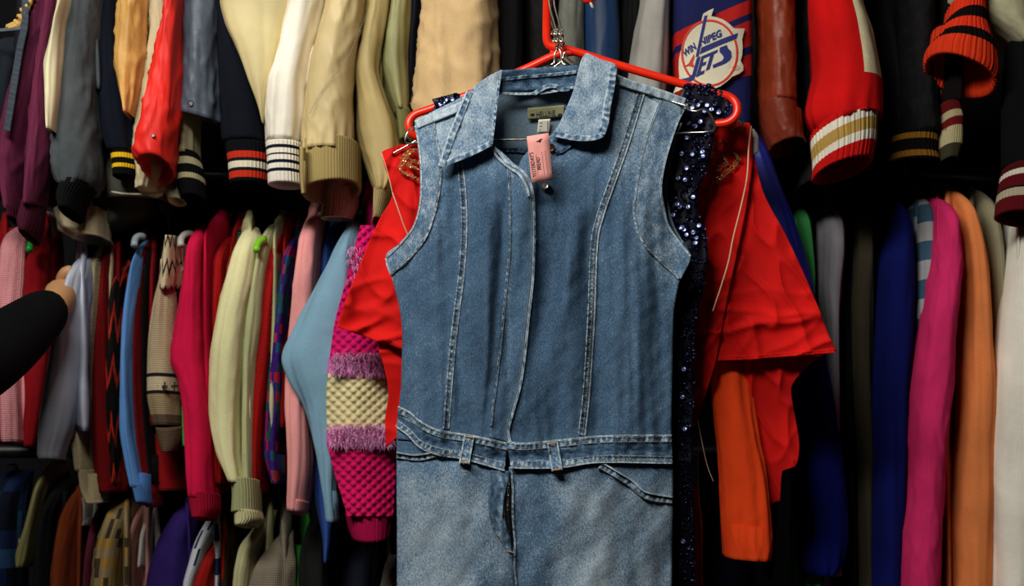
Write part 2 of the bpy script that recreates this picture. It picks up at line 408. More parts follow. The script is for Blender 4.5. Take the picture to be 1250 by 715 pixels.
def denim(name, dark, mid, light, contrast=1.0):
    "indigo twill: the wear attribute runs from unworn to bleached"
    m, nt, b = newmat(name); L = nt.links.new
    at = N_(nt, 'ShaderNodeAttribute', _attribute_name='wear'); tc = N_(nt, 'ShaderNodeTexCoord')
    mp = N_(nt, 'ShaderNodeMapping'); mp.inputs['Scale'].default_value = (1.15, .3, .30); L(tc.outputs['Object'], mp.inputs[0])
    sl = N_(nt, 'ShaderNodeTexNoise', Scale=900.0, Detail=2.0); L(mp.outputs[0], sl.inputs['Vector'])
    mp2 = N_(nt, 'ShaderNodeMapping'); mp2.inputs['Scale'].default_value = (.35, .3, 1); L(tc.outputs['Object'], mp2.inputs[0])
    wf = N_(nt, 'ShaderNodeTexNoise', Scale=1100.0, Detail=1.0); L(mp2.outputs[0], wf.inputs['Vector'])
    blot = N_(nt, 'ShaderNodeTexNoise', Scale=26.0, Detail=6.0, Roughness=.65); L(tc.outputs['Object'], blot.inputs['Vector'])
    f = math_(nt, 'ADD', at.outputs['Fac'], math_(nt, 'MULTIPLY', math_(nt, 'SUBTRACT', blot.outputs['Fac'], .5), .30))
    f = math_(nt, 'ADD', f, math_(nt, 'MULTIPLY', math_(nt, 'SUBTRACT', sl.outputs['Fac'], .5), .78*contrast))
    f = math_(nt, 'ADD', f, math_(nt, 'MULTIPLY', math_(nt, 'SUBTRACT', wf.outputs['Fac'], .5), .55*contrast), True)
    r = N_(nt, 'ShaderNodeValToRGB'); e = r.color_ramp.elements
    e[0].color = srgb(dark); e[1].color = srgb(light); x = e.new(.5); x.color = srgb(mid); L(f, r.inputs[0])
    L(r.outputs[0], b.inputs['Base Color']); b.inputs['Roughness'].default_value = .9; b.inputs['Specular IOR Level'].default_value = .15
    h = math_(nt, 'ADD', sl.outputs['Fac'], wf.outputs['Fac']); bp = N_(nt, 'ShaderNodeBump', Strength=.5, Distance=.0006)
    L(h, bp.inputs['Height']); L(bp.outputs[0], b.inputs['Normal'])
    return m
def checks(name, cols, su, sv, kind='tiles', base=None, rough=.95, dist=0.0):
    "woven or knitted colour patterns, laid out in the cloth's own coordinates"
    m, nt, b = newmat(name); L = nt.links.new; tc = N_(nt, 'ShaderNodeTexCoord')
    mp = N_(nt, 'ShaderNodeMapping'); mp.inputs['Scale'].default_value = (su, sv, 1); L(tc.outputs['UV'], mp.inputs[0]); vec = mp.outputs[0]
    if dist:
        nz = N_(nt, 'ShaderNodeTexNoise', Scale=1.2); L(vec, nz.inputs['Vector'])
        va = nt.nodes.new('ShaderNodeVectorMath'); va.operation = 'SCALE'; va.inputs['Scale'].default_value = dist; L(nz.outputs['Color'], va.inputs[0])
        vb = nt.nodes.new('ShaderNodeVectorMath'); vb.operation = 'ADD'; L(vec, vb.inputs[0]); L(va.outputs[0], vb.inputs[1]); vec = vb.outputs[0]
    C = [srgb(c) for c in cols]
    if kind == 'tiles':
        vf = nt.nodes.new('ShaderNodeVectorMath'); vf.operation = 'FLOOR'; L(vec, vf.inputs[0])
        wn = nt.nodes.new('ShaderNodeTexWhiteNoise'); wn.noise_dimensions = '2D'; L(vf.outputs[0], wn.inputs['Vector'])
        r = N_(nt, 'ShaderNodeValToRGB'); r.color_ramp.interpolation = 'CONSTANT'
        e = r.color_ramp.elements; e[0].color = C[0]; e[1].position = 1/len(C); e[1].color = C[1]
        for i in range(2, len(C)): x = e.new(i/len(C)); x.color = C[i]
        L(wn.outputs['Value'], r.inputs[0]); out = r.outputs[0]
    elif kind == 'stripes':
        sx = N_(nt, 'ShaderNodeSeparateXYZ'); L(vec, sx.inputs[0]); fr = math_(nt, 'FRACT', sx.outputs[1])
        r = N_(nt, 'ShaderNodeValToRGB'); r.color_ramp.interpolation = 'CONSTANT'
        e = r.color_ramp.elements; e[0].color = C[0]; e[1].position = 1/len(C); e[1].color = C[1]
        for i in range(2, len(C)): x = e.new(i/len(C)); x.color = C[i]
        L(fr, r.inputs[0]); out = r.outputs[0]
    elif kind == 'zigzag':
        sx = N_(nt, 'ShaderNodeSeparateXYZ'); L(vec, sx.inputs[0])
        z = math_(nt, 'PINGPONG', sx.outputs[0], .5); fr = math_(nt, 'FRACT', math_(nt, 'ADD', sx.outputs[1], z))
        r = N_(nt, 'ShaderNodeValToRGB'); r.color_ramp.interpolation = 'CONSTANT'
        e = r.color_ramp.elements; e[0].color = C[0]; e[1].position = .5; e[1].color = C[1]
        x = e.new(.62); x.color = C[2 % len(C)]; x = e.new(.85); x.color = C[0]
        L(fr, r.inputs[0]); out = r.outputs[0]
    tc2 = N_(nt, 'ShaderNodeTexNoise', Scale=260.0, Detail=3.0); L(tc.outputs['Object'], tc2.inputs['Vector'])
    out = mixc(nt, .25, out, mixc(nt, tc2.outputs['Fac'], (0, 0, 0, 1), out))
    L(out, b.inputs['Base Color']); b.inputs['Roughness'].default_value = rough; b.inputs['Specular IOR Level'].default_value = .12
    bp = N_(nt, 'ShaderNodeBump', Strength=.7, Distance=.0012); L(tc2.outputs['Fac'], bp.inputs['Height']); L(bp.outputs[0], b.inputs['Normal'])
    return m
RUBBER_RED = solid('red_plastic', 'f02a10', .32, 0, .5)
WIRE = solid('galvanised_wire', 'c9c6b8', .28, 1)
STEEL = solid('rack_steel', '6a6a6a', .35, 1)
BRASS = solid('button_metal', '9a9488', .3, 1)
# ------------------------------------------------------------------ the setting
def slab(name, lo, hi, mat, kind='structure'):
    x0, y0, z0 = lo; x1, y1, z1 = hi
    V = [(x, y, z) for x in (x0, x1) for y in (y0, y1) for z in (z0, z1)]
    Fc = [(0, 1, 3, 2), (4, 6, 7, 5), (0, 4, 5, 1), (2, 3, 7, 6), (0, 2, 6, 4), (1, 5, 7, 3)]
    o = mesh_obj(name, V, Fc, mat, smooth=False)
    if kind: o['kind'] = kind
    return o
WALLM = solid('dark_painted_wall', '16151a', .9, 0, .2)
slab('floor', (-2.6, -2.4, -.06), (2.6, 3.3, 0), solid('brown_floor', '2a2420', .6))
slab('ceiling', (-2.6, -2.4, 2.75), (2.6, 3.3, 2.81), solid('grey_ceiling', '2c2a28', .9))
slab('wall_back', (-2.6, 3.2, 0), (2.6, 3.3, 2.75), WALLM)
slab('wall_left', (-2.66, -2.4, 0), (-2.6, 3.3, 2.75), WALLM)
slab('wall_right', (2.6, -2.4, 0), (2.66, 3.3, 2.75), WALLM)
# the rack: uprights off both sides of the picture, three rails
UZ, UY, MZ, MY, LZ, LY = 2.165, 2.36, 1.625, 2.46, 1.085, 2.56
for x, lab_ in ((-1.75, 'steel upright of the clothes rails, off the left side'), (1.55, 'steel upright of the clothes rails, off the right side')):
    rack = thing('rack_upright', lab_, 'rack')
    wire('upright', [(x, 2.36, 0), (x, 2.36, 1.2), (x, 2.36, 2.2)], .019, STEEL, rack, .2, 12, True)
    wire('foot', [(x, 1.95, .03), (x, 2.4, .03), (x, 2.85, .03)], .019, STEEL, rack, .1, 12, True)
    for yy, zz in ((MY, MZ), (LY, LZ)):
        wire('bracket', [(x, 2.36, zz), (x, (2.36+yy)/2, zz), (x, yy-.012, zz)], .014, STEEL, rack, .05, 10, True)
for yy, zz, nm in ((UY, UZ, 'top'), (MY, MZ, 'middle'), (LY, LZ, 'bottom')):
    o = wire('clothes_rail', [(-1.8, yy, zz), (0, yy, zz), (1.6, yy, zz)], .0145, STEEL, None, .2, 14, True)
    tag(o, 'steel clothes rail carrying the %s tier of clothes' % nm, 'rail')
# front-facing arm above the frame, on which the jumpsuit and its neighbours hang
o = wire('hanging_arm', [(.055, UY, UZ+.02), (.055, 2.1, 2.06), (.055, 1.95, 1.965), (.055, 1.80, 1.935), (.055, 1.73, 1.95)], .006, STEEL, None, .03, 10, True)
tag(o, 'thin steel arm above the picture that holds the jumpsuit hanger', 'rail')

# ------------------------------------------------------------------ denim jumpsuit
DEN = denim('blue_denim', '1b2b40', '4d6a86', 'b9c8d0')
DEN2 = denim('inside_denim', '3b5062', '71899b', 'a3b5c0', .7)
THREAD = solid('tan_thread', '8f8f80', .8); ORANGE = solid('orange_thread', 'b8822e', .8)
def gs(x, c, s): return np.exp(-((x-c)/s)**2)
def sm(x, a, b):
    q = np.clip((x-a)/(b-a), 0, 1); return q*q*(3-2*q)
def YJ(px, py):
    "the distance of the jumpsuit's front"
    px = np.asarray(px, float); py = np.asarray(py, float)
    q = (px-655)/178
    Y = 1.800-.030*(1-np.clip(q*q, 0, 1.6))
    lo = sm(py, 520, 580)
    Y = Y-lo*.014*(1-q*q)
    top = 105+np.abs(px-655)*.2
    Y = Y+.028*sm(py, top+110, top-20)
    # vertical drapes of the bodice
    bod = sm(py, 170, 300)*(1-lo)
    warp = 9*pn(py/160, 3.3)
    Y = Y+bod*(.018*pn((px+warp)/40, py/400, 1.5)+.005*pn((px+warp)/13, py/150, 7.5))
    Y = Y+sm(py, 172, 200)*(1-sm(py, 300, 430))*.010*sm(px, 652, 658)*(1-sm(px, 676, 706-(py-180)*.1))
    Y = Y-bod*(.007*gs(px, 597+(py-300)*-.03, 8)-.006*gs(px, 612-(py-300)*.09, 5))
    # folds fanning out from under the right collar and pinches at the waist
    ax = 700+(py-200)*-.22
    Y = Y+sm(py, 190, 260)*(1-sm(py, 420, 520))*(.007*gs(px, ax, 13)-.006*gs(px, ax+26, 12)+.004*gs(px, ax-34, 9))
    ax = 790+(py-200)*.05; Y = Y+sm(py, 230, 330)*(1-lo)*(.005*gs(px, ax, 9)-.004*gs(px, ax+18, 9))
    wst = gs(py, 520, 55)*(px > 480)
    Y = Y+wst*.003*pn(px/9, py/60, 4.4)
    Y = Y+.0016*pn(px/9, py/60, 9.1)*(1-lo)+.0012*pn((px+py)/16, (px-py)/40, 2.2)
    # trousers: broad soft folds, and the two legs
    Y = Y+lo*(.009*pn(px/55, py/160, 6.6)+.004*pn(px/22, py/60, 8.8)+.005*pn((px+.5*py)/30, (py-.4*px)/110, 3.1))
    Y = Y+sm(py, 640, 760)*.014*gs(px, 628, 16)
    Y = Y+.004*gs(py, 560, 6)
    return Y
def curve_d(px, py, path):
    "distance in pixels from a path"
    Q, _ = resample(path, 6); d = np.full(np.shape(px), 1e9)
    for a in Q: d = np.minimum(d, (px-a[0])**2+(py-a[1])**2)
    return np.sqrt(d)
LP = [(559, 180), (565, 239), (566, 281), (563, 331), (557, 380), (551, 433), (544, 523)]       # princess seams
RP = [(781, 115), (762, 177), (744, 227), (731, 265), (724, 300), (720.5, 387), (715, 474), (709, 532)]
LA = [(529, 137), (531, 160), (537, 190), (537, 225), (529, 265), (513, 300), (477, 335)]        # armhole facing lines
RA = [(808, 119), (794, 155), (785, 182), (777, 227), (774, 262), (786, 297), (829, 340)]
def wearJ(px, py):
    px = np.asarray(px, float); py = np.asarray(py, float)
    w_ = .40+0*px
    w_ = w_-.15*gs(px, 640, 90)*sm(py, 190, 260)*(1-sm(py, 500, 560))            # unworn middle
    w_ = w_+.24*sm(py, 260, 120)                                                # faded shoulders
    w_ = w_+.16*sm(px, 770, 815)*sm(py, 420, 250)
    d = np.minimum(curve_d(px, py, LA), curve_d(px, py, RA)); out = ((px < 545) | (px > 770)) & (py < 345)
    w_ = w_+.10*out*np.exp(-d/9)
    dp = np.minimum(curve_d(px, py, LP), curve_d(px, py, RP)); w_ = w_+.12*np.exp(-dp/7)*(py < 540)
    w_ = w_+.24*sm(py, 540, 600)+.08*gs(px, 535, 32)*sm(py, 560, 620)+.10*gs(px, 722, 30)*sm(py, 570, 620)-.16*gs(px, 640, 45)*sm(py, 560, 600)
    w_ = w_+.10*np.clip(pn(px/26, py/60, 1.2), -.6, 1)
    return w_
js = thing('denim_jumpsuit', 'sleeveless faded blue denim jumpsuit with wide collar, hanging in the middle at the front', 'jumpsuit')
fl = patch('front_left', [(147, 506, 100, 600), (176, 511, 178, 601), (209, 514, 204, 626), (247, 513, 228, 648), (276, 505, 250, 651.5), (300, 487, 285, 651), (314, 471, 300, 650),
    (334, 477, 334, 649), (394, 490, 394, 643), (445, 492, 445, 638), (497, 487, 497, 628), (536, 485, 549, 619)], lambda x, y: YJ(x, y)-.0018, DEN, js, .0016, wearf=wearJ)
patch('front_right', [(88, 740, 125, 840), (120, 712, 144, 829), (150, 690, 189, 814), (172, 662, 227, 807), (195, 636, 250, 809), (220, 630, 273, 814), (260, 630, 313, 843),
    (325, 632, 341, 830), (390, 630, 390, 822), (445, 622, 445, 821), (497, 612, 497, 820), (545, 608, 536, 819.5)], lambda x, y: YJ(x, y)+.0012, DEN, js, .0016, wearf=wearJ)
def YB(px, py): return 1.812+.028*sm(py, 110, 190)+.016*(1-((px-655)/180)**2)+.002*pn(px/20, py/40, 5.5)
patch('back_panel', [(106, 607, 102, 712), (124, 575, 114, 775), (158, 514, 134, 832), (200, 519, 190, 822), (247, 519, 238, 816), (276, 511, 276, 822), (314, 480, 310, 842),
    (340, 481, 340, 829), (394, 491, 394, 821), (545, 487, 545, 818)], YB, DEN2, js, .0016, wearf=lambda x, y: .55+.12*pn(x/30, y/30, 2)-.5*sm(y, 172, 186))
# collar
def YC(px, py):   # left flap, springing forward at its free edge
    return YJ(px, py)-.012-.012*sm(py, 90, 150)+.004*sm(px, 596, 612)+.0015*pn(px/12, py/16, 3.7)
def wearC(px, py): return .62+.16*pn(px/16, py/20, 1.9)+.10*sm(py, 150, 100)
colL = patch('collar_flap', [(85.5, 611, 85, 613), (92, 598, 96, 611), (112, 573, 108, 609), (140, 562, 125, 607), (165, 552, 148, 604), (190, 543, 165, 601), (205.5, 536.5, 177, 599)], YC, DEN, js, .0035, wearf=wearC)
def YCR(px, py): return YJ(px, py)-.012-.012*sm(px, 700, 745)-.004*sm(py, 90, 150)+.006*sm(px, 700, 678)+.0015*pn(px/12, py/16, 8.7)
patch('collar_flap', [(65, 715, 65, 718), (72, 710, 72, 733), (85, 706, 79.5, 752), (110, 700, 105, 749), (130, 692, 130, 744), (150, 683, 152, 741.5), (160, 677, 165, 737), (167, 673, 171.5, 722)], YCR, DEN, js, .0035, wearf=wearC)
BASTE = dict(wlo=.25, whi=1.0)
def edge_strip(path, wd, Yf, off=.0002, **k): return strip('seam', path, wd, Yf, off, DEN, js, **{**dict(wlo=.3, whi=1.0), **k})
def stretchC(f): return f
edge_strip([(573, 112), (562, 140), (552, 165), (543, 190), (538.5, 203)], 8.5, lambda x, y: YC(x+3, y), .0012, period=6, pucker=.002)
edge_strip([(570, 111), (558, 140), (548, 165), (540, 190), (536.5, 204)], 2.4, lambda x, y: YC(x+4, y), .0012, pucker=.0004, wlo=.7)
edge_strip([(537.5, 203), (550, 197), (575, 187), (599, 175)], 7, lambda x, y: YC(x, y), .0006, period=8)
edge_strip([(749, 81), (746, 105), (741, 130), (738.5, 150), (734, 163)], 9.5, lambda x, y: YCR(np.minimum(x, 741), y), .0012, period=5.5, pucker=.002)
edge_strip([(736, 164), (722, 168.5), (700, 168), (676, 163)], 7, lambda x, y: YCR(x, y), .0006, period=7)
edge_strip([(600, 176), (603, 152), (606, 125), (610, 95)], 3, YC, .0004, pucker=.0004)
# collar stand at the back of the neck, with its twisted hanging loop
def YS(px, py): return 1.796+.012*(1-((px-658)/52)**2)+.006*sm(py, 84, 100)+.0016*pn(px/10, py/7, 6.1)
patch('collar_stand', [(86, 610, 79, 704), (92, 612, 86, 708), (104, 610, 96, 706), (113, 609, 106, 700)], YS, DEN, js, .004, wearf=lambda x, y: .36-.25*gs(y, 101-(x-610)*.1, 4.5)+.3*pn(x/9, y/6, 4))
strip('seam', [(609, 113.5), (640, 114.5), (668, 112.5), (702, 106)], 3.2, YS, .001, DEN, js, pucker=.0004, wlo=.6, whi=1)
strip('seam', [(610, 97), (640, 94), (675, 91), (704, 88)], 4, YS, .0008, DEN, js, pucker=.001, period=6, wlo=.3, whi=.9)
strip('hanging_loop', [(652, 114.5), (659, 110), (668, 105.5), (678, 105), (686, 109), (695, 108)], 5.5, YS, .004, DEN, js, pucker=.0026, period=7, wlo=.25, whi=.85)
# neck facing seams inside
strip('seam', [(612, 183), (630, 183.5), (645, 185)], 5, lambda x, y: YB(x, y)-.002, .0006, DEN, js, period=5, wlo=.1, whi=.6)
strip('seam', [(678, 187), (688, 183), (697, 176), (701, 170)], 5, YJ, .0006, DEN, js, period=5, wlo=0, whi=.45)
# placket
def YP(x, y): return YJ(x, y)-.0025
plk = patch('placket', [(179, 600, 178, 602.5), (186, 607, 184, 611), (200, 616, 198, 626), (215, 619.5, 210, 641), (228, 620.5, 226, 649), (250, 621, 248, 652.5), (300, 621.5, 300, 652), (345, 618, 345, 650),
    (387, 614.5, 387, 645), (430, 609, 430, 641), (474, 604, 474, 635.5), (520, 598.5, 522, 621), (534, 597, 540, 622)], YP, DEN, js, .0018, wearf=lambda x, y: wearJ(x, y)+.12+.1*gs(x, 622, 4))
PE = [(601, 178), (609, 186), (618, 197), (630, 204), (640, 211), (647.5, 224), (651.5, 245), (652.5, 290), (650.5, 340), (645.5, 387), (641, 430), (635.5, 468), (627, 500), (620.5, 524), (623, 540)]
strip('seam', PE, 3.4, YP, .0006, DEN, js, pucker=.0005, period=9, wlo=.55, whi=1, ridge_=.0016)
strip('facing_edge', [(600, 178), (606, 190), (615, 199), (624, 206), (634, 213), (642, 226), (646, 240)], 3, YP, .003, DEN, js, pucker=.0006, period=8, wlo=.7, whi=1)
strip('seam', [(621, 205), (622.5, 250), (622.5, 300), (618, 350), (612, 416), (605, 474), (599.5, 520)], 3.2, YP, .0002, DEN, js, pucker=.0009, period=6, wlo=.15, whi=.75)
# princess seams, shoulder seams, armhole facings
for pth in (LP, RP):
    strip('seam', pth, 7, YJ, .0022 if pth is LP else -.0006, DEN, js, pucker=.0018, period=4.5, wlo=.0, whi=.85)
strip('seam', [(x+5, y) for x, y in RP], 2, YJ, .0006, DEN, js, pucker=.0003, wlo=.7, whi=1)
strip('seam', [(x+(3.6 if i > 2 else 3.6), y) for i, (x, y) in enumerate(LP)], 1.6, YJ, .003, DEN, js, pucker=.0003, wlo=.6, whi=1)
strip('shoulder_seam', [(508, 152), (520, 147), (540, 139), (563, 129.5), (578, 122)], 11, YJ, .0056, DEN, js, pucker=.0006, period=9, wlo=.75, whi=.95)
strip('shoulder_seam', [(749, 95), (770, 103), (790, 109), (815, 117.5), (836, 125)], 11, YJ, .0040, DEN, js, pucker=.0006, period=9, wlo=.7, whi=.95)
def facing(rows, Yf, off): return patch('armhole_facing', rows, lambda x, y: Yf(x, y)-off, DEN, js, .0012, wearf=lambda x, y: .58+.15*pn(x/6, y/9, 2.7)+.10*pn(x/20, y/26, 1.1))
facing([(152, 506.5, 142, 529), (176, 511, 168, 532.5), (209, 514, 205, 538), (247, 513, 243, 535), (276, 505, 272, 526), (296, 489, 298, 514), (313, 471, 322, 496), (333, 476, 335.5, 477)], YJ, .0042)
facing([(119, 808, 126, 839), (155, 794, 147, 828), (182, 785, 189, 814), (227, 777, 227, 807), (262, 774.5, 257, 811), (285, 779, 276, 816), (303, 792, 295, 829), (322, 809, 313, 843.5), (340, 829, 340.5, 831)], YJ, .0026)
strip('seam', [(507, 153), (511, 176), (514, 209), (513, 247), (505, 276), (489, 297), (472, 314)], 2.2, YJ, .0045, DEN, js, pucker=.0003, wlo=.65, whi=1)
strip('seam', [(839, 127), (828, 147), (814, 189), (807, 227), (811, 257), (816, 276), (829, 295), (843, 313)], 2.6, YJ, .003, DEN, js, pucker=.0003, wlo=.65, whi=1)
strip('seam', [(831, 150), (820, 188), (813, 225), (816, 255), (823, 278), (834, 297)], 2.6, lambda x, y: YB(x, y), .001, DEN2, js, pucker=.0003, wlo=.6, whi=.9)
strip('seam', [(471, 315), (473, 325), (477, 335)], 2.2, YJ, .0045, DEN, js, pucker=.0003, wlo=.65, whi=1)
for pth in (LA, RA): strip('seam', pth, 2.4, YJ, .0038 if pth is LA else .002, DEN, js, pucker=.0008, period=5, wlo=.4, whi=.95)
stitches('stitching', [[(x+2.1, y) for x, y in LP], [(x-2.1, y) for x, y in LP], [(x-1.8, y) for x, y in LA]], YJ, .0052, THREAD, js)
stitches('stitching', [[(x+2, y) for x, y in RP], [(x-2.4, y) for x, y in RP], [(x+1.6, y) for x, y in RA]], YJ, .0034, THREAD, js)
stitches('stitching', [[(622, 210), (623, 300), (612.5, 416), (600, 520)], [(x-3.5, y+1) for x, y in PE[4:]]], YJ, .0062, THREAD, js)
# waistband
WT = [(536, 485), (0, 0)]
def YW(x, y): return YJ(x, y)-.0045+.0022*gs(y, wmid(x), 5)+.0008*pn(x/5, y/10, 3.3)
def wmid(x): return np.interp(x, [485, 513, 536, 578, 618, 640, 683, 738, 820], [509, 532, 542, 548, 557, 555, 554, 548, 548])
def wear_shadeW(x, y): return .42-.32*gs(y, wmid(x), 6)+.35*pn(x/7, y/3, 1.3)+.12  # mottled wear, plus shade of the middle crease put into the colour
patch('waistband', [(496, 485.5, 541, 619), (508, 485, 556, 618), (522, 484, 573.5, 616.5)], lambda x, y: YW(x, y), DEN, js, .003, wearf=wear_shadeW, step=1.6) if False else None
def bandpatch(top, bot, nm):
    "a waistband from its upper and lower edge, drawn from left to right"
    rows = []
    for q in np.linspace(0, 1, 14):
        def at(p):
            Q, t = resample(p, 2); s = q*t[-1]; return np.interp(s, t, Q[:, 0]), np.interp(s, t, Q[:, 1])
        (x0, y0), (x1, y1) = at(top), at(bot); rows.append((y0, x0, y1, x1))
    return patch(nm, rows, YW, DEN, js, .003, wearf=wear_shadeW, step=1.5)
LT = [(486, 496), (500, 503), (513, 514), (536, 525), (578, 532), (619, 541)]; LB = [(484.5, 521), (498, 531), (513, 546), (536, 555), (567, 560), (616, 574)]
RT = [(619.5, 539), (640, 541), (683, 537), (738, 532), (820, 531)]; RB = [(623, 570), (640, 571), (686, 570), (732, 564), (821, 565)]
bandpatch(LT, LB, 'waistband'); bandpatch(RT, RB, 'waistband')
def shf(p, dy): return [(x, y+dy) for x, y in p]
for tp, bt in ((LT, LB), (RT, RB)):
    strip('seam', shf(tp, 4.5), 8, YW, .0002, DEN, js, pucker=.0012, period=5, wlo=.2, whi=.95)
    strip('seam', shf(bt, -4.5), 8, YW, .0002, DEN, js, pucker=.0012, period=5, wlo=.2, whi=.95)
    strip('seam', tp, 2, YW, .001, DEN, js, pucker=.0003, wlo=.6, whi=1)
    strip('seam', bt, 2, YW, .001, DEN, js, pucker=.0003, wlo=.6, whi=1)
stitches('stitching', [shf(q, d) for q, dd in ((LT, (2, 8)), (RT, (2, 8)), (LB, (-2, -8)), (RB, (-2, -8))) for d in dd], YW, .0026, THREAD, js)
# belt loops with orange bar tacks
for (a, b_, c, d) in (((567.5, 531), (578, 532.5), (561, 565.5), (572, 566.5)), ((668.5, 540), (680, 539), (674.5, 575), (686, 574))):
    lp = patch('belt_loop', [(a[1], a[0], b_[1], b_[0]), ((a[1]+c[1])/2, (a[0]+c[0])/2, (b_[1]+d[1])/2, (b_[0]+d[0])/2), (c[1], c[0], d[1], d[0])], lambda x, y: YW(x, y)-.0075, DEN, js, .004, step=1.2,
               wearf=lambda x, y: .55+.4*pn(x/3, y/3, 1))
    for (p, q) in ((a, c), (b_, d)): strip('seam', [(p[0], p[1]), ((p[0]+q[0])/2, (p[1]+q[1])/2), (q[0], q[1])], 2, YW, .0078, DEN, lp, pucker=.0004, period=4, wlo=.6, whi=1, step=1)
    for (p, q) in ((a, b_), (c, d)):
        wire('bar_tack', [(p[0]+1, p[1]+(1.5 if p is a else -1.5), YJ(p[0], p[1])-.0145), ((p[0]+q[0])/2, (p[1]+q[1])/2+(1.5 if p is a else -1.5), YJ(p[0], p[1])-.0150), (q[0]-1, q[1]+(1.5 if p is a else -1.5), YJ(q[0], q[1])-.0145)], .0011, ORANGE, js, .002, 5)
# trousers: two legs down to the ankles, pockets, fly
def legrows(side):
    if side < 0: return [(521, 484.5, 574, 616), (556, 484, 590, 618), (600, 484, 600, 617), (640, 484.5, 640, 620), (674, 484.5, 674, 625), (715, 484.5, 715, 628), (800, 486, 800, 630), (950, 492, 950, 622), (1180, 500, 1180, 605)]
    return [(570, 621, 566, 821), (600, 621, 600, 821.5), (640, 623, 640, 821), (664, 625, 664, 820.5), (715, 629.5, 715, 820), (800, 632, 800, 818), (950, 640, 950, 812), (1180, 660, 1180, 800)]
patch('trouser_leg', legrows(-1), lambda x, y: YJ(x, y)+.0005+.012*sm(y, 800, 1100), DEN, js, .002, .035, wearf=wearJ, step=3.2)
patch('trouser_leg', legrows(1), lambda x, y: YJ(x, y)+.003+.012*sm(y, 800, 1100), DEN, js, .002, .035, wearf=wearJ, step=3.2)
PL = [(484, 555.5), (506, 558.5), (520, 557), (532, 554)]; PR = [(732, 567.5), (745, 574), (770, 590), (786, 603), (800, 608), (821, 610)]
strip('pocket_edge', PL, 8, YJ, .002, DEN, js, period=5, wlo=.4, whi=1, pucker=.001)
strip('pocket_edge', PR, 9, YJ, .0004, DEN, js, period=5, wlo=.3, whi=1, pucker=.001)
strip('seam', [(484, 552), (506, 555), (526, 552.5)], 2, YJ, .0045, DEN, js, pucker=.0002, wlo=.8, whi=1)
strip('seam', [(735, 564.5), (771, 586), (788, 600), (821, 606.5)], 2, YJ, .0035, DEN, js, pucker=.0002, wlo=.8, whi=1)
wire('bar_tack', [(526, 553, 1.788), (530, 556, 1.7865), (534, 558, 1.786)], .0008, ORANGE, js, .002, 5)
wire('bar_tack', [(722, 567, 1.768), (728, 566, 1.768), (734, 565, 1.7685)], .0008, ORANGE, js, .002, 5)
patch('fly', [(574, 598, 575, 623), (590, 597, 590, 620), (608, 596, 608, 615.5), (628, 597, 628, 614), (645, 602, 645, 618), (660, 612, 662, 622), (674, 621, 674, 625)], lambda x, y: YJ(x, y)-.0035+.003*pn(x/5, y/12, 1.2), DEN, js, .0025, step=1.6,
      wearf=lambda x, y: .38+.4*pn(x/4, y/8, 3)+.25*gs(x, 612, 4))
patch('fly_gap_shade', [(575, 622.5, 575, 625.5), (600, 616, 600, 625.5), (630, 616, 630, 626), (650, 621, 650, 627.5), (668, 625, 668, 628)], lambda x, y: YJ(x, y)-.0008, solid('fly_shade_black', '0b0d12', .95, 0, .1), js, .0004, step=2)  # near-black sheet painted in as the shade inside the open fly
strip('seam', [(624.5, 574), (626, 600), (626, 630), (628.5, 664), (628, 690), (630, 715), (632, 760)], 2.4, YJ, .0006, DEN, js, pucker=.0003, wlo=.4, whi=.9)
strip('zip_teeth', [(621.5, 580), (620.5, 600), (619.5, 625), (622.5, 650)], 2.2, YJ, .001, BRASS, js, pucker=.0008, period=1.2, step=.6)
stitches('stitching', [[(599, 578), (598, 610), (598, 630), (603, 648), (612, 662), (621, 672)]], YJ, .007, THREAD, js)
stitches('stitching', [[(731, 571), (770, 593.5), (786, 606.5), (800, 611.5), (820, 613.5)], [(485, 558.5), (506, 561.5), (520, 560.5), (531, 557)]], YJ, .0044, THREAD, js)
wire('bar_tack', [(619, 672, 1.754), (624, 673.5, 1.753), (629, 675, 1.754)], .0008, ORANGE, js, .002, 5)
# buttons and labels
def disc(name, px, py, Y, r, mat, parent, th=.003, tiltx=.3):
    bm = bmesh.new(); bmesh.ops.create_cone(bm, cap_ends=True, segments=24, radius1=r, radius2=r*.85, depth=th)
    bmesh.ops.inset_region(bm, faces=[f for f in bm.faces if len(f.verts) > 4 and f.calc_center_median().z > 0], thickness=r*.3, depth=-.001)
    bmesh.ops.rotate(bm, verts=bm.verts, cent=(0, 0, 0), matrix=Matrix.Rotation(math.pi/2+tiltx, 3, 'X'))
    bmesh.ops.translate(bm, verts=bm.verts, vec=P(px, py, Y)); me = bpy.data.meshes.new(name); bm.to_mesh(me); bm.free(); me.materials.append(mat)
    return link(bpy.data.objects.new(name, me), parent)
disc('button', 664.5, 226, float(YJ(664.5, 226))-.006, .0062, solid('polished_button', 'd8d4cc', .3, .9), js, .004, -.1)
disc('button', 672.5, 180, float(YJ(672, 180))-.001, .0055, solid('dark_brass', '4a3a22', .5, .6), js)
disc('button', 654, 290, float(YJ(654, 290))-.004, .0022, BRASS, js)
LABM = solid('olive_woven_label', '8a8a68', .9); BLK = solid('black_print', '15151a', .8)
lab = patch('neck_label', [(132, 644, 128, 689), (139, 644, 135, 689), (146, 644.5, 142, 689)], lambda x, y: YB(x, y)-.0045, LABM, js, .0008, step=2); lab['label'] = 'olive woven neck label with black lettering'
lettering('label_text', 'HELLINE', (655, 143), (678, 141), 6.5, YB, .0048, BLK, lab)
for x0 in (647.5, 681): lettering('label_text', '=', (x0, 141.5), (x0+5, 141), 2.6, YB, .0048, BLK, lab, bold=.02)
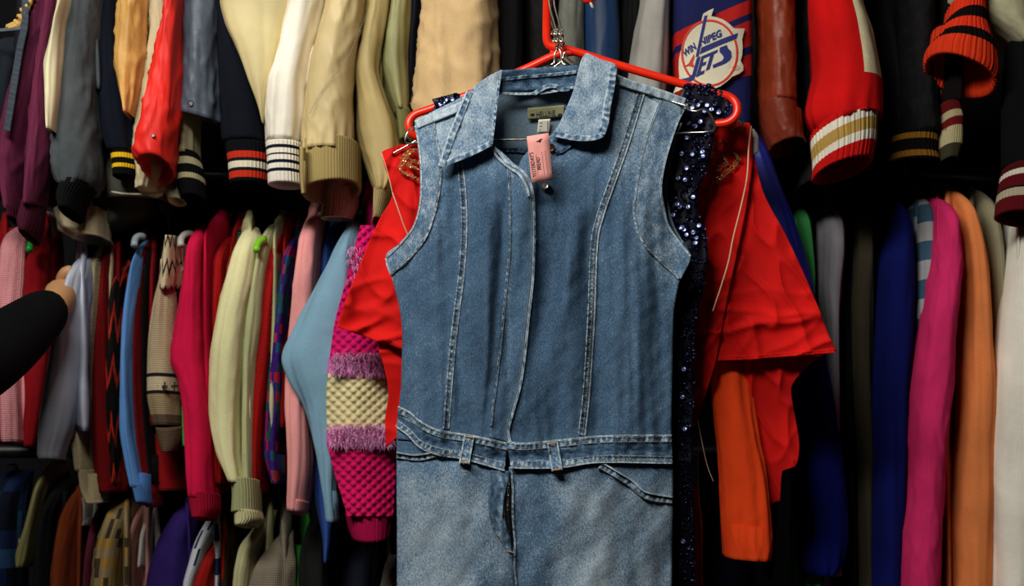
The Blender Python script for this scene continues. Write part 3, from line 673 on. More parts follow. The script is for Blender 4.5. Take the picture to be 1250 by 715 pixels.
sz = patch('size_label', [(146, 657.5, 145, 672), (154, 656.5, 154, 671.5), (162, 655.5, 161.5, 670.5)], lambda x, y: YB(x, y)-.006, solid('white_label', 'd8d6c8', .9), js, .0006, step=2); sz['label'] = 'small white size label'
stitches('fine_print', [[(658.5, 150), (663, 149.7)], [(658.5, 154), (663, 153.7)], [(658.5, 158), (661, 157.8)], [(668.5, 159), (668.5, 148)]], YB, .0064, BLK, sz, dash=1.1, gap=.8, wd=.5)

# pink price tag
PINK = solid('pink_card', 'f2a39c', .75)
pt = thing('price_tag', 'small pink card price tag with black print on the denim jumpsuit', 'tag')
def YT(x, y): return 1.742+.00012*(y-165)+0*x
patch('card', [(166.5, 643, 162, 669.5), (195, 646, 191, 672), (223, 649, 219, 674.5)], YT, PINK, pt, .0006, step=8)
lettering('tag_text', "YESTERDAY'S", (655.2, 215.5), (650.8, 185.5), 5.2, YT, .0002, BLK, pt)
lettering('tag_text', 'BREAD', (660.5, 206.5), (658.5, 191.5), 4.6, YT, .0002, BLK, pt)
stitches('fine_print', [[(656.6, 213), (654.2, 188)], [(664.6, 213), (661.2, 184)], [(669, 213.5), (665.2, 183)]], YT, .0003, BLK, pt, dash=.9, gap=.8, wd=.35)
plate('tag_emblem', [(654.5, 172.5), (657.5, 171.3), (658, 170.2), (660, 169.6), (662.2, 168.8), (662.2, 169.8), (660.5, 170.9), (660.2, 172.8), (658.6, 174), (657.5, 172.8), (655, 173.2)], YT, .0002, .0002, BLK, pt)
wire('tag_thread', [(672, 181, 1.772), (671, 172, 1.757), (667, 165, 1.743)], .0005, solid('clear_thread', 'b8b8b8', .4), pt, .003, 5)

# ------------------------------------------------------------------ hangers
rh = thing('plastic_hanger', 'bright red plastic hanger with looped arm ends, behind the denim jumpsuit', 'hanger')
yh = 1.865
wire('hook_and_arms', [(692, -92, yh-.045), (678, -98, yh-.045), (669, -88, yh-.045), (668, -60, yh-.04), (668, 0, yh-.015), (667.5, 30, yh-.004), (668, 50, yh), (674, 57, yh), (700, 62.5, yh), (740, 75, yh), (790, 90, yh), (838, 104, yh), (870, 113, yh),
    (890, 118, yh), (899, 127, yh-.004), (899.5, 139, yh-.006), (891, 148, yh-.004), (878, 151, yh), (860, 151, yh+.004)], .0062, RUBBER_RED, rh, .005, 12)
wire('arm', [(700, 63, yh), (676, 68, yh), (650, 80, yh), (610, 98, yh), (565, 118, yh), (525, 133, yh), (506, 140, yh), (499, 150, yh-.003), (501, 161, yh-.004), (509, 167, yh), (520, 168, yh+.003)], .0058, RUBBER_RED, rh, .005, 12)
plate('web', [(671, 56), (700, 62), (690, 67), (672, 70)], lambda x, y: yh+.002+0*x, 0, .004, RUBBER_RED, rh)
def whanger(label, dy, pts_l, pts_r, neck, grp=None):
    t = thing('wire_hanger', label, 'hanger', 'silver wire hangers hooked together')
    wire('hook', [(neck[0]+16, -104, 1.85+dy), (neck[0]-2, -112, 1.85+dy), (neck[0]-11, -96, 1.85+dy), (neck[0]-12, -50, 1.85+dy), (neck[0]-11, 0, 1.85+dy), (neck[0]-5, 26, 1.85+dy), (neck[0]-1, 40, 1.85+dy), (neck[0], neck[1], 1.85+dy)], .0015, WIRE, t, .004, 8)
    tw = [(neck[0]+3.2*math.cos(a*1.9)-(1-a/9)*3, 36+a*2.6, 1.85+dy-.002+.003*math.sin(a*1.9)) for a in range(10)]
    wire('twist', tw, .0014, WIRE, t, .002, 8)
    wire('arm', pts_l, .0015, WIRE, t, .004, 8); wire('arm', pts_r, .0015, WIRE, t, .004, 8)
    return t
whanger('silver wire hanger inside the denim jumpsuit, its bent ends sticking out at the shoulders', -.03,
    [(682, 58, 1.82), (677, 66, 1.818), (676, 78, 1.818), (665, 82, 1.812), (640, 90, 1.812), (612, 100, 1.812), (560, 132, 1.835), (511, 153, 1.828), (500, 158, 1.80), (495, 168, 1.796), (494.5, 174, 1.796), (500, 175.5, 1.80), (512, 175, 1.82), (560, 172, 1.835), (617, 170.5, 1.836), (646, 170, 1.836), (700, 169, 1.836), (822, 163, 1.832)],
    [(682, 58, 1.82), (685, 66, 1.818), (686, 76, 1.818), (692, 79.5, 1.815), (712, 84, 1.83), (760, 106, 1.835), (834, 128, 1.815), (840, 133, 1.795), (849, 136, 1.788), (858, 133, 1.788), (866, 138, 1.788), (872, 150, 1.788), (872, 158, 1.79), (862, 161, 1.80), (840, 162, 1.812), (822, 163, 1.832)], (681, 58))
whanger('silver wire hanger holding the sequinned top, hooked beside the red plastic hanger', .002,
    [(689, 62, 1.852), (684, 76, 1.852), (660, 90, 1.853), (600, 120, 1.856), (545, 140, 1.86)], [(689, 62, 1.852), (694, 72, 1.852), (720, 88, 1.853), (800, 118, 1.853), (852, 128, 1.853)], (687, 58))
whanger('silver wire hanger holding the red embroidered shirt, rearmost of the three', .04,
    [(680, 62, 1.89), (672, 80, 1.89), (610, 112, 1.905), (520, 165, 1.925), (478, 188, 1.93)], [(680, 62, 1.89), (688, 74, 1.89), (740, 104, 1.90), (840, 134, 1.925), (912, 152, 1.93)], (678, 58))
# tip of another red hanger by the blue jacket
t = thing('plastic_hanger', 'tip of a red plastic hanger with a white plug, above the blue satin jacket', 'hanger')
wire('arm', [(716, -112, 2.0), (715, -60, 2.0), (714, -8, 1.985), (718, 0, 1.975), (724, -3, 1.97)], .0065, RUBBER_RED, t, .006, 12)
wire('plug', [(720, 1, 1.972), (722, 6, 1.97), (724, 10, 1.97)], .0022, solid('white_plug', 'd8d8d0', .4), t, .003, 8)

# ------------------------------------------------------------------ sequinned top
SQC = cloth('0a0c1c', 'satin'); SEQ = solid('navy_sequin', '141a3c', .3, .7, .6); SEQ2 = solid('glint_sequin', 'a8b8ff', .32, .8)  # the paler sequin colour stands in for sparkle on the navy ones
sq = thing('sequinned_top', 'black and navy sequinned top hanging between the denim jumpsuit and the red shirt', 'top')
def YQ(x, y): return 1.855+.004*pn(x/12, y/22, 1.1)+.02*sm(y, 105, 240)*0+.006*sm(x, 838, 875)
QR = [(104, 836, 104, 868), (112, 832, 115, 884), (126, 826, 128, 892), (145, 818, 145, 885), (165, 806, 165, 872), (200, 806, 200, 866), (240, 804, 235, 852), (262, 806, 260, 852), (285, 810, 285, 862), (310, 815, 310, 864),
      (345, 812, 345, 860), (400, 808, 400, 849), (480, 806, 480, 847), (560, 806, 560, 845), (660, 806, 660, 848), (760, 806, 760, 846), (900, 806, 900, 850)]
patch('body', QR, YQ, SQC, sq, .002, .018, step=4)
patch('strap', [(121, 527, 113, 558), (127, 530, 118, 562), (134, 533, 125, 565)], lambda x, y: 1.842-.004*gs(y, 124, 7)+.0006*pn(x/3, y/3), SQC, sq, .002, .012, step=2)
def sequins(name, pts, mat, parent):
    V, Fc = [], []
    for (x, y, Yv, r, ax, az) in pts:
        c = Vector(P(x, y, Yv)); M = Euler((math.pi/2+ax, 0, az)).to_matrix(); i = len(V)
        for rr, h in ((r, 0), (r*.62, -.0006), (r*.2, -.0004)):
            for k in range(9):
                a = 2*math.pi*k/9; V.append(tuple(c+M@Vector((rr*math.cos(a), rr*math.sin(a), h))))
        for j in range(2):
            for k in range(9): Fc.append((i+j*9+k, i+j*9+(k+1) % 9, i+(j+1)*9+(k+1) % 9, i+(j+1)*9+k))
    o = mesh_obj(name, V, Fc, mat, parent, smooth=False); o['kind'] = 'stuff'; return o
A_, _ = interp_rows(rows4(QR), 300); dk, br = [], []
R2 = random.Random(5)
for k in range(1300):
    r = A_[R2.randrange(300)]; u = R2.uniform(.02, .99); x = r[1]+(r[3]-r[1])*u; y = r[0]+(r[2]-r[0])*u
    if y > 730: continue
    dk.append((x, y, float(YQ(x, y))-.0024, R2.uniform(.0024, .0036), R2.gauss(0, .35), R2.gauss(0, .4)))
for (x, y) in [(852, 128), (863, 128), (868, 133), (877, 137), (845, 131), (860, 135), (840, 150), (849, 154), (855, 148), (838, 168), (857, 185), (858, 190), (832, 187), (845, 188), (838, 205), (828, 217), (836, 219),
    (827, 249), (830, 252), (840, 252), (831, 278), (835, 280), (846, 283), (850, 290), (838, 286), (845, 348), (843, 352), (832, 277), (849, 296), (835, 450), (833, 484), (836, 523), (834, 660), (830, 372), (846, 240), (822, 262), (853, 275),
    (537, 127), (544, 122), (541, 125), (552, 121)]:
    q = float(YQ(x, y))-.0045 if x > 700 else 1.835
    br.append((x, y, q, .0036, R2.gauss(-.22, .12), R2.gauss(-.33, .14)))
for k in range(70):
    x = R2.uniform(530, 562); dk.append((x, 124-(x-545)*.25+R2.uniform(-6, 6), 1.836+R2.uniform(-.001, .001), .003, R2.gauss(0, .5), R2.gauss(0, .5)))
sequins('sequins', dk, SEQ, sq); sequins('glint_sequins', br, SEQ2, sq)
bd = [(r_[0]) for r_ in []]

# ------------------------------------------------------------------ red embroidered shirt
RED = cloth('d80f0a', 'cotton', .1); GOLD = solid('gold_embroidery', 'b08a58', .35, .5); TRIM = solid('cream_trim', 'd8b090', .8)
rs = thing('embroidered_shirt', 'bright red cotton shirt with gold diamond embroidery, wide sleeves showing both sides of the jumpsuit', 'shirt')
def YR(x, y):
    x = np.asarray(x, float); y = np.asarray(y, float)
    lf = x < 650; cx = np.where(lf, 512., 880.); cy = np.where(lf, 120., 70.)
    an = np.arctan2(x-cx, y-cy+1e-6); r = np.hypot(x-cx, y-cy)
    Y = 1.935+.010*pn(an*4.5+.15*pn(r/60, an), r/260, 1.7)*np.clip(r/150, .2, 1.3)+.004*pn(an*11, r/120, 4.7)
    hm = gs(y, 402, 34)
    Y = Y-hm*.010*(ridge((y+x*.18)/30, x/90, 2.2, 2.5)-.2)-.007*(ridge((x-y*.5)/46, (y+x*.5)/95, 5.1, 3)-.15)-.006*(ridge((x*.4+y*.7)/40, (x-y*.3)/80, 8.1, 3.5)-.1)*np.clip(pn(x/60, y/60, 3)+.6, 0, 1)
    return Y+.02*sm(y, 430, 520)
patch('sleeve', [(176, 490, 176, 514), (186, 466, 180, 520), (205, 470, 200, 530), (234, 479, 225, 535), (268, 463, 262, 530), (300, 448, 296, 520), (327, 438, 330, 510), (365, 422, 372, 505), (399, 411, 430, 500)], YR, RED, rs, .0015, .03)
patch('body', [(360, 470, 360, 505), (400, 466, 400, 505), (425, 462, 425, 505), (445, 468, 445, 510), (480, 474, 480, 510), (515, 470, 520, 510), (546, 471, 530, 488)], lambda x, y: YR(x, y)+.012, RED, rs, .0015, .03)
patch('body', [(148, 868, 150, 915), (165, 862, 158, 918), (200, 858, 190, 919), (250, 845, 235, 914), (300, 845, 290, 904), (350, 842, 345, 892), (400, 842, 395, 882), (440, 842, 440, 874), (480, 843, 480, 862), (520, 846, 515, 852)], lambda x, y: YR(x, y)-.006-.008*sm(x, 860, 915), RED, rs, .0015, .03)
patch('sleeve', [(152, 905, 153, 917), (185, 902, 190, 921), (215, 898, 232, 931), (250, 893, 286, 959), (290, 888, 335, 982), (340, 880, 380, 1001), (390, 872, 412, 1013), (428, 868, 428, 1020.5), (440, 870, 434, 955 if False else 1000)], YR, RED, rs, .0015, .05)
patch('sleeve_lining', [(434, 885, 430, 1010), (455, 893, 448, 985), (480, 903, 476, 966), (515, 912, 515, 972), (545, 918, 545, 976), (565, 922, 568, 972), (590, 932, 575, 955), (615, 941, 612, 952)], lambda x, y: YR(x*1.3, y)+.025, RED, rs, .0015, .03)
plate('hem_crease', [(872, 437), (912, 436), (955, 433), (1020, 427), (1020, 430), (955, 436), (912, 439), (872, 440)], lambda x, y: 1.915+0*x, 0, .002, RED, rs) if False else None
strip('hem', [(872, 437.5), (912, 436.5), (955, 433), (990, 430.5), (1019, 428)], 5, YR, .001, RED, rs, pucker=.0008)
wire('trim', [(479, 235, 1.90), (486, 255, 1.897), (493, 275, 1.90), (502, 296, 1.905)], .0009, TRIM, rs, .003, 6)
wire('trim', [(466, 187, 1.92), (473, 210, 1.91), (479, 235, 1.90)], .0006, TRIM, rs, .003, 6)
wire('trim', [(917, 154, 1.905), (914, 180, 1.90), (912, 215, 1.895), (905, 250, 1.892), (895, 290, 1.89), (889, 320, 1.888), (880, 350, 1.888), (870, 380, 1.89)], .0012, TRIM, rs, .003, 6)
wire('loose_thread', [(852, 514, 1.90), (858, 545, 1.898), (864, 570, 1.9), (871, 588, 1.902)], .0007, TRIM, rs, .003, 6)
wire('loose_thread', [(851, 514, 1.90), (852, 560, 1.898), (853, 600, 1.9), (856, 645, 1.902)], .0006, solid('dark_thread', '6a3030', .8), rs, .003, 6)
patch('lining_corner', [(158, 915, 157, 920), (172, 915, 168, 926), (190, 918, 186, 926)], lambda x, y: 1.925+0*x, solid('grey_lining', 'a8a29c', .8), rs, .001, step=3)
def chain(name, path, n, parent, Yf):
    Q, t = resample(path, 1.0) if len(path) > 2 else (np.array(path, float), None)
    V, Fc = [], []; d = 0
    for i in range(0, len(Q), 2):
        x, y = Q[i]; x += R2.uniform(-.7, .7); y += R2.uniform(-.7, .7); c = Vector(P(x, y, float(Yf(x, y))-.009)); j = len(V)
        M = Euler((R2.uniform(-.7, .7), R2.uniform(0, 6), R2.uniform(-.7, .7))).to_matrix()
        for p in ((.002, 0, 0), (0, 0, .002), (-.002, 0, 0), (0, 0, -.002), (0, -.0012, 0)): V.append(tuple(c+M@Vector(p)))
        Fc += [(j, j+1, j+4), (j+1, j+2, j+4), (j+2, j+3, j+4), (j+3, j, j+4)]
    return V, Fc
V, Fc = [], []
def lin(pts):
    out = []
    for a, b in zip(pts, pts[1:]):
        n = max(2, int(math.hypot(b[0]-a[0], b[1]-a[1])/1.0)); out += [(a[0]+(b[0]-a[0])*k/n, a[1]+(b[1]-a[1])*k/n) for k in range(n)]
    return out
YR2 = lambda x, y: YR(x, y)-.006-.008*sm(x, 860, 915)
for pts, yf in (([(865, 181), (883, 172), (902, 193), (896, 203), (873, 222), (864, 208)], YR2), ([(868, 200), (872, 190), (879, 185), (888, 199), (873, 208)], YR2), ([(885, 153), (893, 149), (908, 150), (904, 157), (892, 158)], YR2),
                ([(514, 184), (501, 184), (488, 205), (490, 209), (514, 221)], YR), ([(514, 199), (502, 196), (498, 202), (512, 206)], YR), ([(490, 195), (500, 184)], YR)):
    for off in (-1.2, 1.2):
        v, f = chain('x', [(x+off, y+off) for x, y in lin(pts)], 0, rs, yf)
        Fc += [tuple(k+len(V) for k in q) for q in f]; V += v
e = mesh_obj('embroidery', V, Fc, GOLD, rs, smooth=False); e['kind'] = 'stuff'; e['label'] = 'gold beaded diamond embroidery'

# orange-red sweatshirt sleeve hanging below the red shirt
G0 = thing('red_sweatshirt', 'orange-red fleece sweatshirt sleeve hanging below the red embroidered shirt', 'sweatshirt')
tube('sleeve', [(425, 872, 425, 905), (452, 871, 448, 912), (480, 868, 480, 917), (530, 872, 530, 926), (580, 875, 580, 936), (630, 878, 630, 940), (664, 881, 664, 941), (677, 883, 683, 939)], (1.965, 1.915), .05, cloth('ff4a1c', 'fleece'), G0, 'soft', amp=1.3)

# ------------------------------------------------------------------ the garments on the three rails
LEATHERW = cloth('e8e4d4', 'leather')
def G(name, label, cat, tier, Y, col, rows, kind='cotton', fold='soft', dep=.11, cuff=None, bodyp=True, hem=None, thick=.022, amp=1.0,
      mat=None, bcol=None, group=None, depth=.44, tilt=.15, extra=None, top=None, open_=True, shx=None, sleeve='sleeve', gather=0, bulge=0, bx=0, bk=1.0, bands=None, sector=None):
    """one garment hung sideways: the sleeve that faces us, its cuff, and the trunk behind it"""
    t = thing(name, label, cat, group or '%s on the %s rail' % (cat+('es' if cat[-1] in 'sh' else 's'), {'U': 'top', 'M': 'middle', 'L': 'bottom'}[tier]))
    m = mat or cloth(col, kind)
    R = rows4(rows)
    if tier == 'U' and R[0][0] <= 2:
        yl, xl, yr, xr = R[0]; c = (xl+xr)/2; h = (xr-xl)/2
        R = [(-128, c-h*.35, -128, c+h*.35), (-118, c-h*.7, -118, c+h*.7), (-95, c-h, -95, c+h), (-50, xl, -50, xr)]+R
    tube(sleeve, R, Y, dep, m, t, fold, cap=True, tilt=tilt, amp=amp, open_=open_ and not cuff, gather=gather, bulge=bulge, back=.03, bands=bands, sector=sector)
    Y0 = Y[0] if isinstance(Y, tuple) else Y
    if bodyp:
        zr = {'U': UZ, 'M': MZ, 'L': LZ}[tier]; yr_ = {'U': UY, 'M': MY, 'L': LY}[tier]
        xm = ((R[0][1]+R[0][3])/2-625)/F*Y0 if shx is None else (shx-625)/F*Y0
        zs = CZ-((R[0][0]+R[0][2])/2-357.5)/F*Y0-.01
        zs = min(zs, zr-.045)
        zh = (CZ-(hem-357.5)/F*Y0) if hem is not None else {'U': 1.73, 'M': 1.17, 'L': .45}[tier]
        bd_ = max(.3, min(depth, (yr_-Y0)*2-.02))
        zn = zr-.03 if (tier != 'M' or xm > 0) else min(zr-.03, max(zs+.045, zr-.075))
        b = body('body', xm+bx, Y0+.03, zs, zn, zh, mat if (mat and not bcol) else cloth(bcol or col, kind), t, thick, bd_, bk=bk)
    if cuff:
        if not isinstance(cuff, list): cuff = [cuff]
        for c_ in cuff:
            c_ = dict(c_); nm = c_.pop('name', 'cuff'); cr = c_.pop('rows'); cc = c_.pop('col', col); ck = c_.pop('kind', 'ribknit')
            bands = c_.pop('bands', None)
            if bands: bands = [(q, cloth(cl, ck)) for q, cl in bands]
            tube(nm, cr, c_.pop('Y', Y[1] if isinstance(Y, tuple) else Y), c_.pop('dep', dep*.8), c_.pop('mat', None) or cloth(cc, ck), t, c_.pop('fold', 'rib'), tilt=c_.pop('tilt', .25), rib=c_.pop('rib', (34, .0009)), bands=bands,
                 nu=c_.pop('nu', 140), nv=c_.pop('nv', 26), **c_)
    if extra: extra(t)
    return t
def snap(px, py, Y, parent, r=.005, col='8c8f92'):
    disc('snap', px, py, Y, r, solid('snap_metal', col, .3, .9), parent, .003, 0)

# ---- top tier, from left to right
def rope(t):
    pts = []
    for k in range(60):
        q = k/59; x = np.interp(q, [0, .45, .6, 1], [36, 24, 18, 9]); y = np.interp(q, [0, .45, .6, 1], [-6, 22, 30, 34]); a = k*.9
        pts.append((x+2.2*math.cos(a), y+2.2*math.sin(a), 2.035+.004*math.sin(a)))
    for d in (0, 1): wire('rope', [(x+(d*2.4), y+d*2.2, Y-.002*d) for x, y, Y in pts], .0034, cloth('c9a35e', 'wool'), t, .004, 8)
    strip('strap', [(31, -5), (30, 30), (24, 60), (16, 110), (8, 160)], 9, lambda x, y: 2.03+0*x, .002, cloth('3a444e'), t)
    strip('top_band', [(-8, 37), (10, 36), (26, 34)], 4, lambda x, y: 2.03+0*x, .002, cloth('566068'), t)
G('denim_bag', 'dark blue denim bag with a tan rope handle, at the top left corner', 'bag', 'U', 2.05, '18202b', [(36, -14, 26), (60, -14, 25), (110, -14, 20), (150, -14, 13), (172, -12, 3)], dep=.12, extra=rope, bodyp=False, open_=False, tilt=0, sleeve='pouch')
G('black_coat', 'black coat sleeve between the dark denim bag and the maroon jacket', 'coat', 'U', 2.10, '0c0c10', [(0, 30, 54), (60, 26, 50), (120, 14, 36), (190, -4, 16), (240, -8, 8)])
G('maroon_jacket', 'plum maroon jacket with two long sleeves hanging beside the cream one at the left', 'jacket', 'U', 2.045, '5c1c3a', [(0, 44, 74), (60, 32, 62), (120, 16, 50), (170, 6, 38), (205, 0, 32), (235, 8, 28), (262, 15, 26)], 'cotton', 'crisp', amp=.6, dep=.10,
  cuff=dict(rows=[(258, 14, 27), (272, 16, 27)], col='451428', nv=8, rib=(20, .001)),
  extra=lambda t: (tube('sleeve', [(-110, 62, 76), (-60, 62, 80), (0, 62, 79), (60, 54, 70), (120, 44, 66), (180, 38, 62), (230, 36, 54), (250, 36, 50)], 2.03, .09, cloth('64203f'), t, 'crisp', cap=True, amp=.6),
                   tube('cuff', [(246, 36, 51), (262, 30, 50), (276, 26, 48), (290, 30, 42)], 2.04, .08, cloth('4a1a2e', 'ribknit'), t, 'rib', rib=(22, .001), tilt=.3)))
G('maroon_jacket', 'maroon jacket panel squeezed between the plum sleeves and the grey suede jacket', 'jacket', 'U', 2.10, '55182f', [(0, 76, 88), (60, 70, 82), (120, 56, 72), (180, 48, 70), (230, 46, 64), (246, 48, 60)], fold='soft')
G('cream_coat', 'pale cream coat sleeve left of the grey suede jacket', 'coat', 'U', 2.005, 'e2dcb4', [(0, 76, 92), (40, 70, 84), (90, 60, 80), (130, 62, 77), (165, 66, 73)], 'satin', dep=.09, bodyp=False)
G('suede_jacket', 'charcoal grey suede jacket with black knit cuff', 'jacket', 'U', 2.035, '43494c', [(0, 88, 131), (40, 84, 128), (90, 78, 122), (140, 72, 121), (175, 68, 122), (205, 65, 125), (222, 70, 122), (232, 78, 114)], 'suede', 'crisp', dep=.12, amp=.8, gather=.002,
  cuff=dict(rows=[(228, 78, 114), (246, 74, 102), (262, 78, 96)], col='121214'))
G('varsity_jacket', 'navy wool varsity jacket with two yellow stripes on its black cuff', 'jacket', 'U', 2.075, '10141f', [(0, 127, 152), (60, 124, 153), (110, 124, 158), (160, 128, 165), (190, 137, 168)], 'wool', dep=.10,
  cuff=dict(rows=[(188, 138, 169), (203, 140, 170), (217, 141, 168)], bands=[(3, '0c0c0e'), (4.5, 'eec21a'), (5, '0c0c0e'), (4.5, 'eec21a'), (6, '0c0c0e')], tilt=.1))
G('leather_jacket', 'golden tan leather jacket sleeve beside the navy varsity jacket', 'jacket', 'U', 2.05, 'c99a52', [(0, 150, 183), (45, 147, 182), (80, 144, 180), (110, 150, 174), (146, 160, 167)], 'leather', 'leather', dep=.10, amp=1.4)
G('beige_jacket', 'beige jacket hanging behind the bright red nylon sleeve', 'jacket', 'U', 2.08, 'c8ba94', [(0, 183, 214), (40, 187, 212), (80, 180, 206), (130, 172, 200), (180, 166, 198), (205, 170, 202), (234, 172, 190)], 'cotton', 'crisp', dep=.09,
  cuff=dict(rows=[(200, 198, 216), (222, 200, 218), (246, 206, 226)], col='b3a684', kind='cotton', rib=None, Y=2.11, dep=.05))
G('nylon_jacket', 'bright red nylon jacket with a flared empty cuff', 'jacket', 'U', 2.01, 'e5261c', [(0, 206, 223), (30, 204, 224), (70, 194, 223), (110, 184, 221), (150, 175, 217), (178, 169, 214), (196, 168, 211), (206, 172, 210)], 'nylon', 'crisp', bodyp=False, dep=.10, tilt=.42,
  extra=lambda t: snap(187, 165, 2.008, t, .003, 'e8e8e8'))
G('leather_jacket', 'slate grey leather jacket panel with a snap, beside the red nylon sleeve', 'jacket', 'U', 2.055, '4d5663', [(0, 0, 222, 0, 276) if 0 else (0, 222, 0, 274), (60, 222, 60, 270), (100, 221, 108, 270), (137, 221, 151, 271)], 'leather', 'leather', dep=.10, amp=1.5, tilt=0,
  extra=lambda t: snap(233, 126, 2.05, t), sleeve='front_panel')
G('khaki_jacket', 'khaki jacket with cream stripes on its black cuff, below the slate leather panel', 'jacket', 'U', 2.09, 'a09a78', [(0, 226, 246), (80, 222, 246), (145, 218, 242), (192, 217, 243)], 'cotton', dep=.08,
  cuff=dict(rows=[(190, 217, 243), (215, 216, 248), (243, 222, 250)], bands=[(4, '0b0d10'), (3.5, 'b5ad86'), (4, '0b0d10'), (3.5, 'b5ad86'), (8, '0b0d10')], tilt=.25))
G('grey_jacket', 'dark grey jacket hem with a cream piped edge below the yellow striped cuff', 'jacket', 'U', 2.14, '5e5d52', [(0, 150, 196), (120, 140, 198), (217, 135, 200), (244, 138, 201)], dep=.2, fold='soft', tilt=0, bodyp=False, sleeve='body',
  extra=lambda t: wire('piping', [(136, 234, 2.135), (150, 236, 2.128), (170, 237, 2.127), (188, 236, 2.128), (201, 234, 2.137)], .0016, cloth('d8d2b8'), t))
G('grey_jacket', 'faded grey jacket hem hanging low between the suede cuff and the striped cuffs', 'jacket', 'U', 2.19, '4a4a40', [(0, 120, 170), (200, 112, 182), (262, 116, 190), (272, 118, 176), (283, 128, 150)], dep=.2, fold='soft', tilt=0, bodyp=False, sleeve='body')
G('cream_jacket', 'crumpled cream jacket hem below the black knit cuff', 'jacket', 'U', 2.13, 'bcae8c', [(0, 92, 118), (200, 90, 116), (246, 92, 112), (262, 76, 118), (280, 78, 124), (293, 96, 134)], 'cotton', 'crisp', dep=.12, amp=1.5, bodyp=False, sleeve='body')
G('varsity_jacket', 'navy wool varsity jacket with red and white stripes on its cuff', 'jacket', 'U', 2.075, '10131c', [(0, 268, 276), (30, 268, 290), (70, 268, 303), (110, 268, 318), (150, 271, 327), (178, 275, 329)], 'wool', dep=.11, shx=292,
  cuff=dict(rows=[(176, 276, 329), (200, 280, 329), (225, 282, 328)], bands=[(6, '0b0c10'), (3, '0b0c10'), (4.5, 'c8321e'), (2, '14161c'), (6, 'e6e0c4'), (2, '14161c'), (5.5, 'c8321e'), (2, '0b0c10')], tilt=.08))
G('khaki_jacket', 'pale khaki jacket panel ending in a sharp point above the navy varsity jacket', 'jacket', 'U', 2.03, 'ccbd8a', [(0, 269, 0, 354), (25, 274, 22, 349), (60, 290, 55, 343), (100, 305, 95, 334), (135, 318, 130, 327), (152, 323, 150, 325)], 'nylon', 'soft', bodyp=False, dep=.06, tilt=0, open_=False, amp=.8, sleeve='front_panel')
G('varsity_jacket', 'white satin varsity jacket with four navy stripes on its white cuff', 'jacket', 'U', 2.02, 'f2ecdc', [(0, 353, 397), (40, 345, 391), (80, 336, 383), (110, 326, 376), (145, 324, 373), (178, 326, 368)], 'satin', 'soft', dep=.11, amp=1.2,
  cuff=dict(rows=[(176, 326, 369), (200, 328, 369), (226, 329, 370)], bands=[(2.2, 'f0eadc'), (1.5, '15182a'), (2.4, 'f0eadc'), (1.5, '15182a'), (2.4, 'f0eadc'), (1.5, '15182a'), (2.2, 'f0eadc'), (1.5, '15182a'), (5, 'f0eadc')], tilt=.08))
G('satin_jacket', 'shiny beige satin jacket with a wide ribbed waistband, left of the plain khaki sleeve', 'jacket', 'U', 2.0, 'c9b583', [(0, 399, 446), (40, 389, 441), (80, 379, 434), (120, 374, 431), (160, 371, 432), (188, 370, 430)], 'satin', 'crisp', dep=.11, amp=.6, gather=.003,
  cuff=[dict(name='waistband', rows=[(180, 368, 180, 440), (205, 368, 200, 440), (238, 369, 229, 440)], col='a3905c', dep=.12, rib=(60, .0007), Y=2.005), dict(name='waistband_tab', rows=[(180, 366, 373), (210, 366, 373), (236, 368, 374)], col='a3905c', kind='cotton', dep=.02, rib=None, Y=1.99, tilt=0)],
  extra=lambda t: stitches('stitching', [[(446, 20), (425, 70), (405, 95), (390, 115), (377, 140)]], lambda x, y: 1.998+0*x, .001, THREAD, t))
G('khaki_jacket', 'smooth khaki jacket with a narrow ribbed cuff, right of the shiny beige satin one', 'jacket', 'U', 2.04, 'b5a26c', [(0, 447, 477), (50, 439, 471), (90, 433, 466), (125, 437, 475), (160, 438, 488), (190, 444, 492), (225, 456, 485), (238, 461, 477)], 'nylon', 'soft', dep=.10, gather=.002,
  cuff=dict(rows=[(234, 460, 477), (252, 458, 474), (273, 455, 470)], col='a89668', nv=10))
G('olive_jacket', 'grey-green cotton jacket with a ribbed cuff, left of the crumpled tan coat', 'jacket', 'U', 2.06, '9b9a6a', [(0, 475, 504), (40, 469, 502), (80, 465, 500), (110, 472, 501), (142, 484, 501)], 'nylon', 'soft', dep=.10, amp=1.3,
  cuff=dict(rows=[(140, 484, 503), (155, 486, 504), (178, 488, 503)], col='7c7a4c', nv=10))
G('cream_jacket', 'cream jacket with a pale pinkish ribbed cuff below the satin waistband', 'jacket', 'U', 2.10, 'b9a98a', [(0, 425, 450), (100, 405, 445), (200, 396, 440), (236, 394, 438)], 'cotton', dep=.10,
  cuff=dict(rows=[(230, 394, 438), (250, 393, 437), (267, 392, 430)], col='d9c3a2', rib=(44, .001), tilt=.05))
G('navy_coat', 'navy blue coat sliver between the grey-green jacket and the crumpled tan coat', 'coat', 'U', 2.10, '141a30', [(0, 502, 516), (60, 500, 511), (140, 498, 508)], 'cotton', dep=.09)
G('tan_coat', 'crumpled tan cotton coat above the left shoulder of the denim jumpsuit', 'coat', 'U', 2.03, 'cfb080', [(0, 516, 608), (40, 511, 609), (80, 508, 609), (130, 505, 609), (200, 506, 606), (250, 508, 602)], 'cotton', 'crisp', dep=.14, amp=1.7, thick=.05, hem=250)
G('black_coat', 'black wool coat right of the crumpled tan coat', 'coat', 'U', 2.08, '0c0c0d', [(0, 610, 640), (80, 610, 640), (180, 608, 640), (240, 610, 636)], 'wool', dep=.12)
G('leather_jacket', 'black leather jacket behind the red plastic hanger hook', 'jacket', 'U', 2.10, '0a0a0a', [(0, 641, 682), (80, 642, 680), (180, 640, 676)], 'suede', 'leather', dep=.12, shx=642)
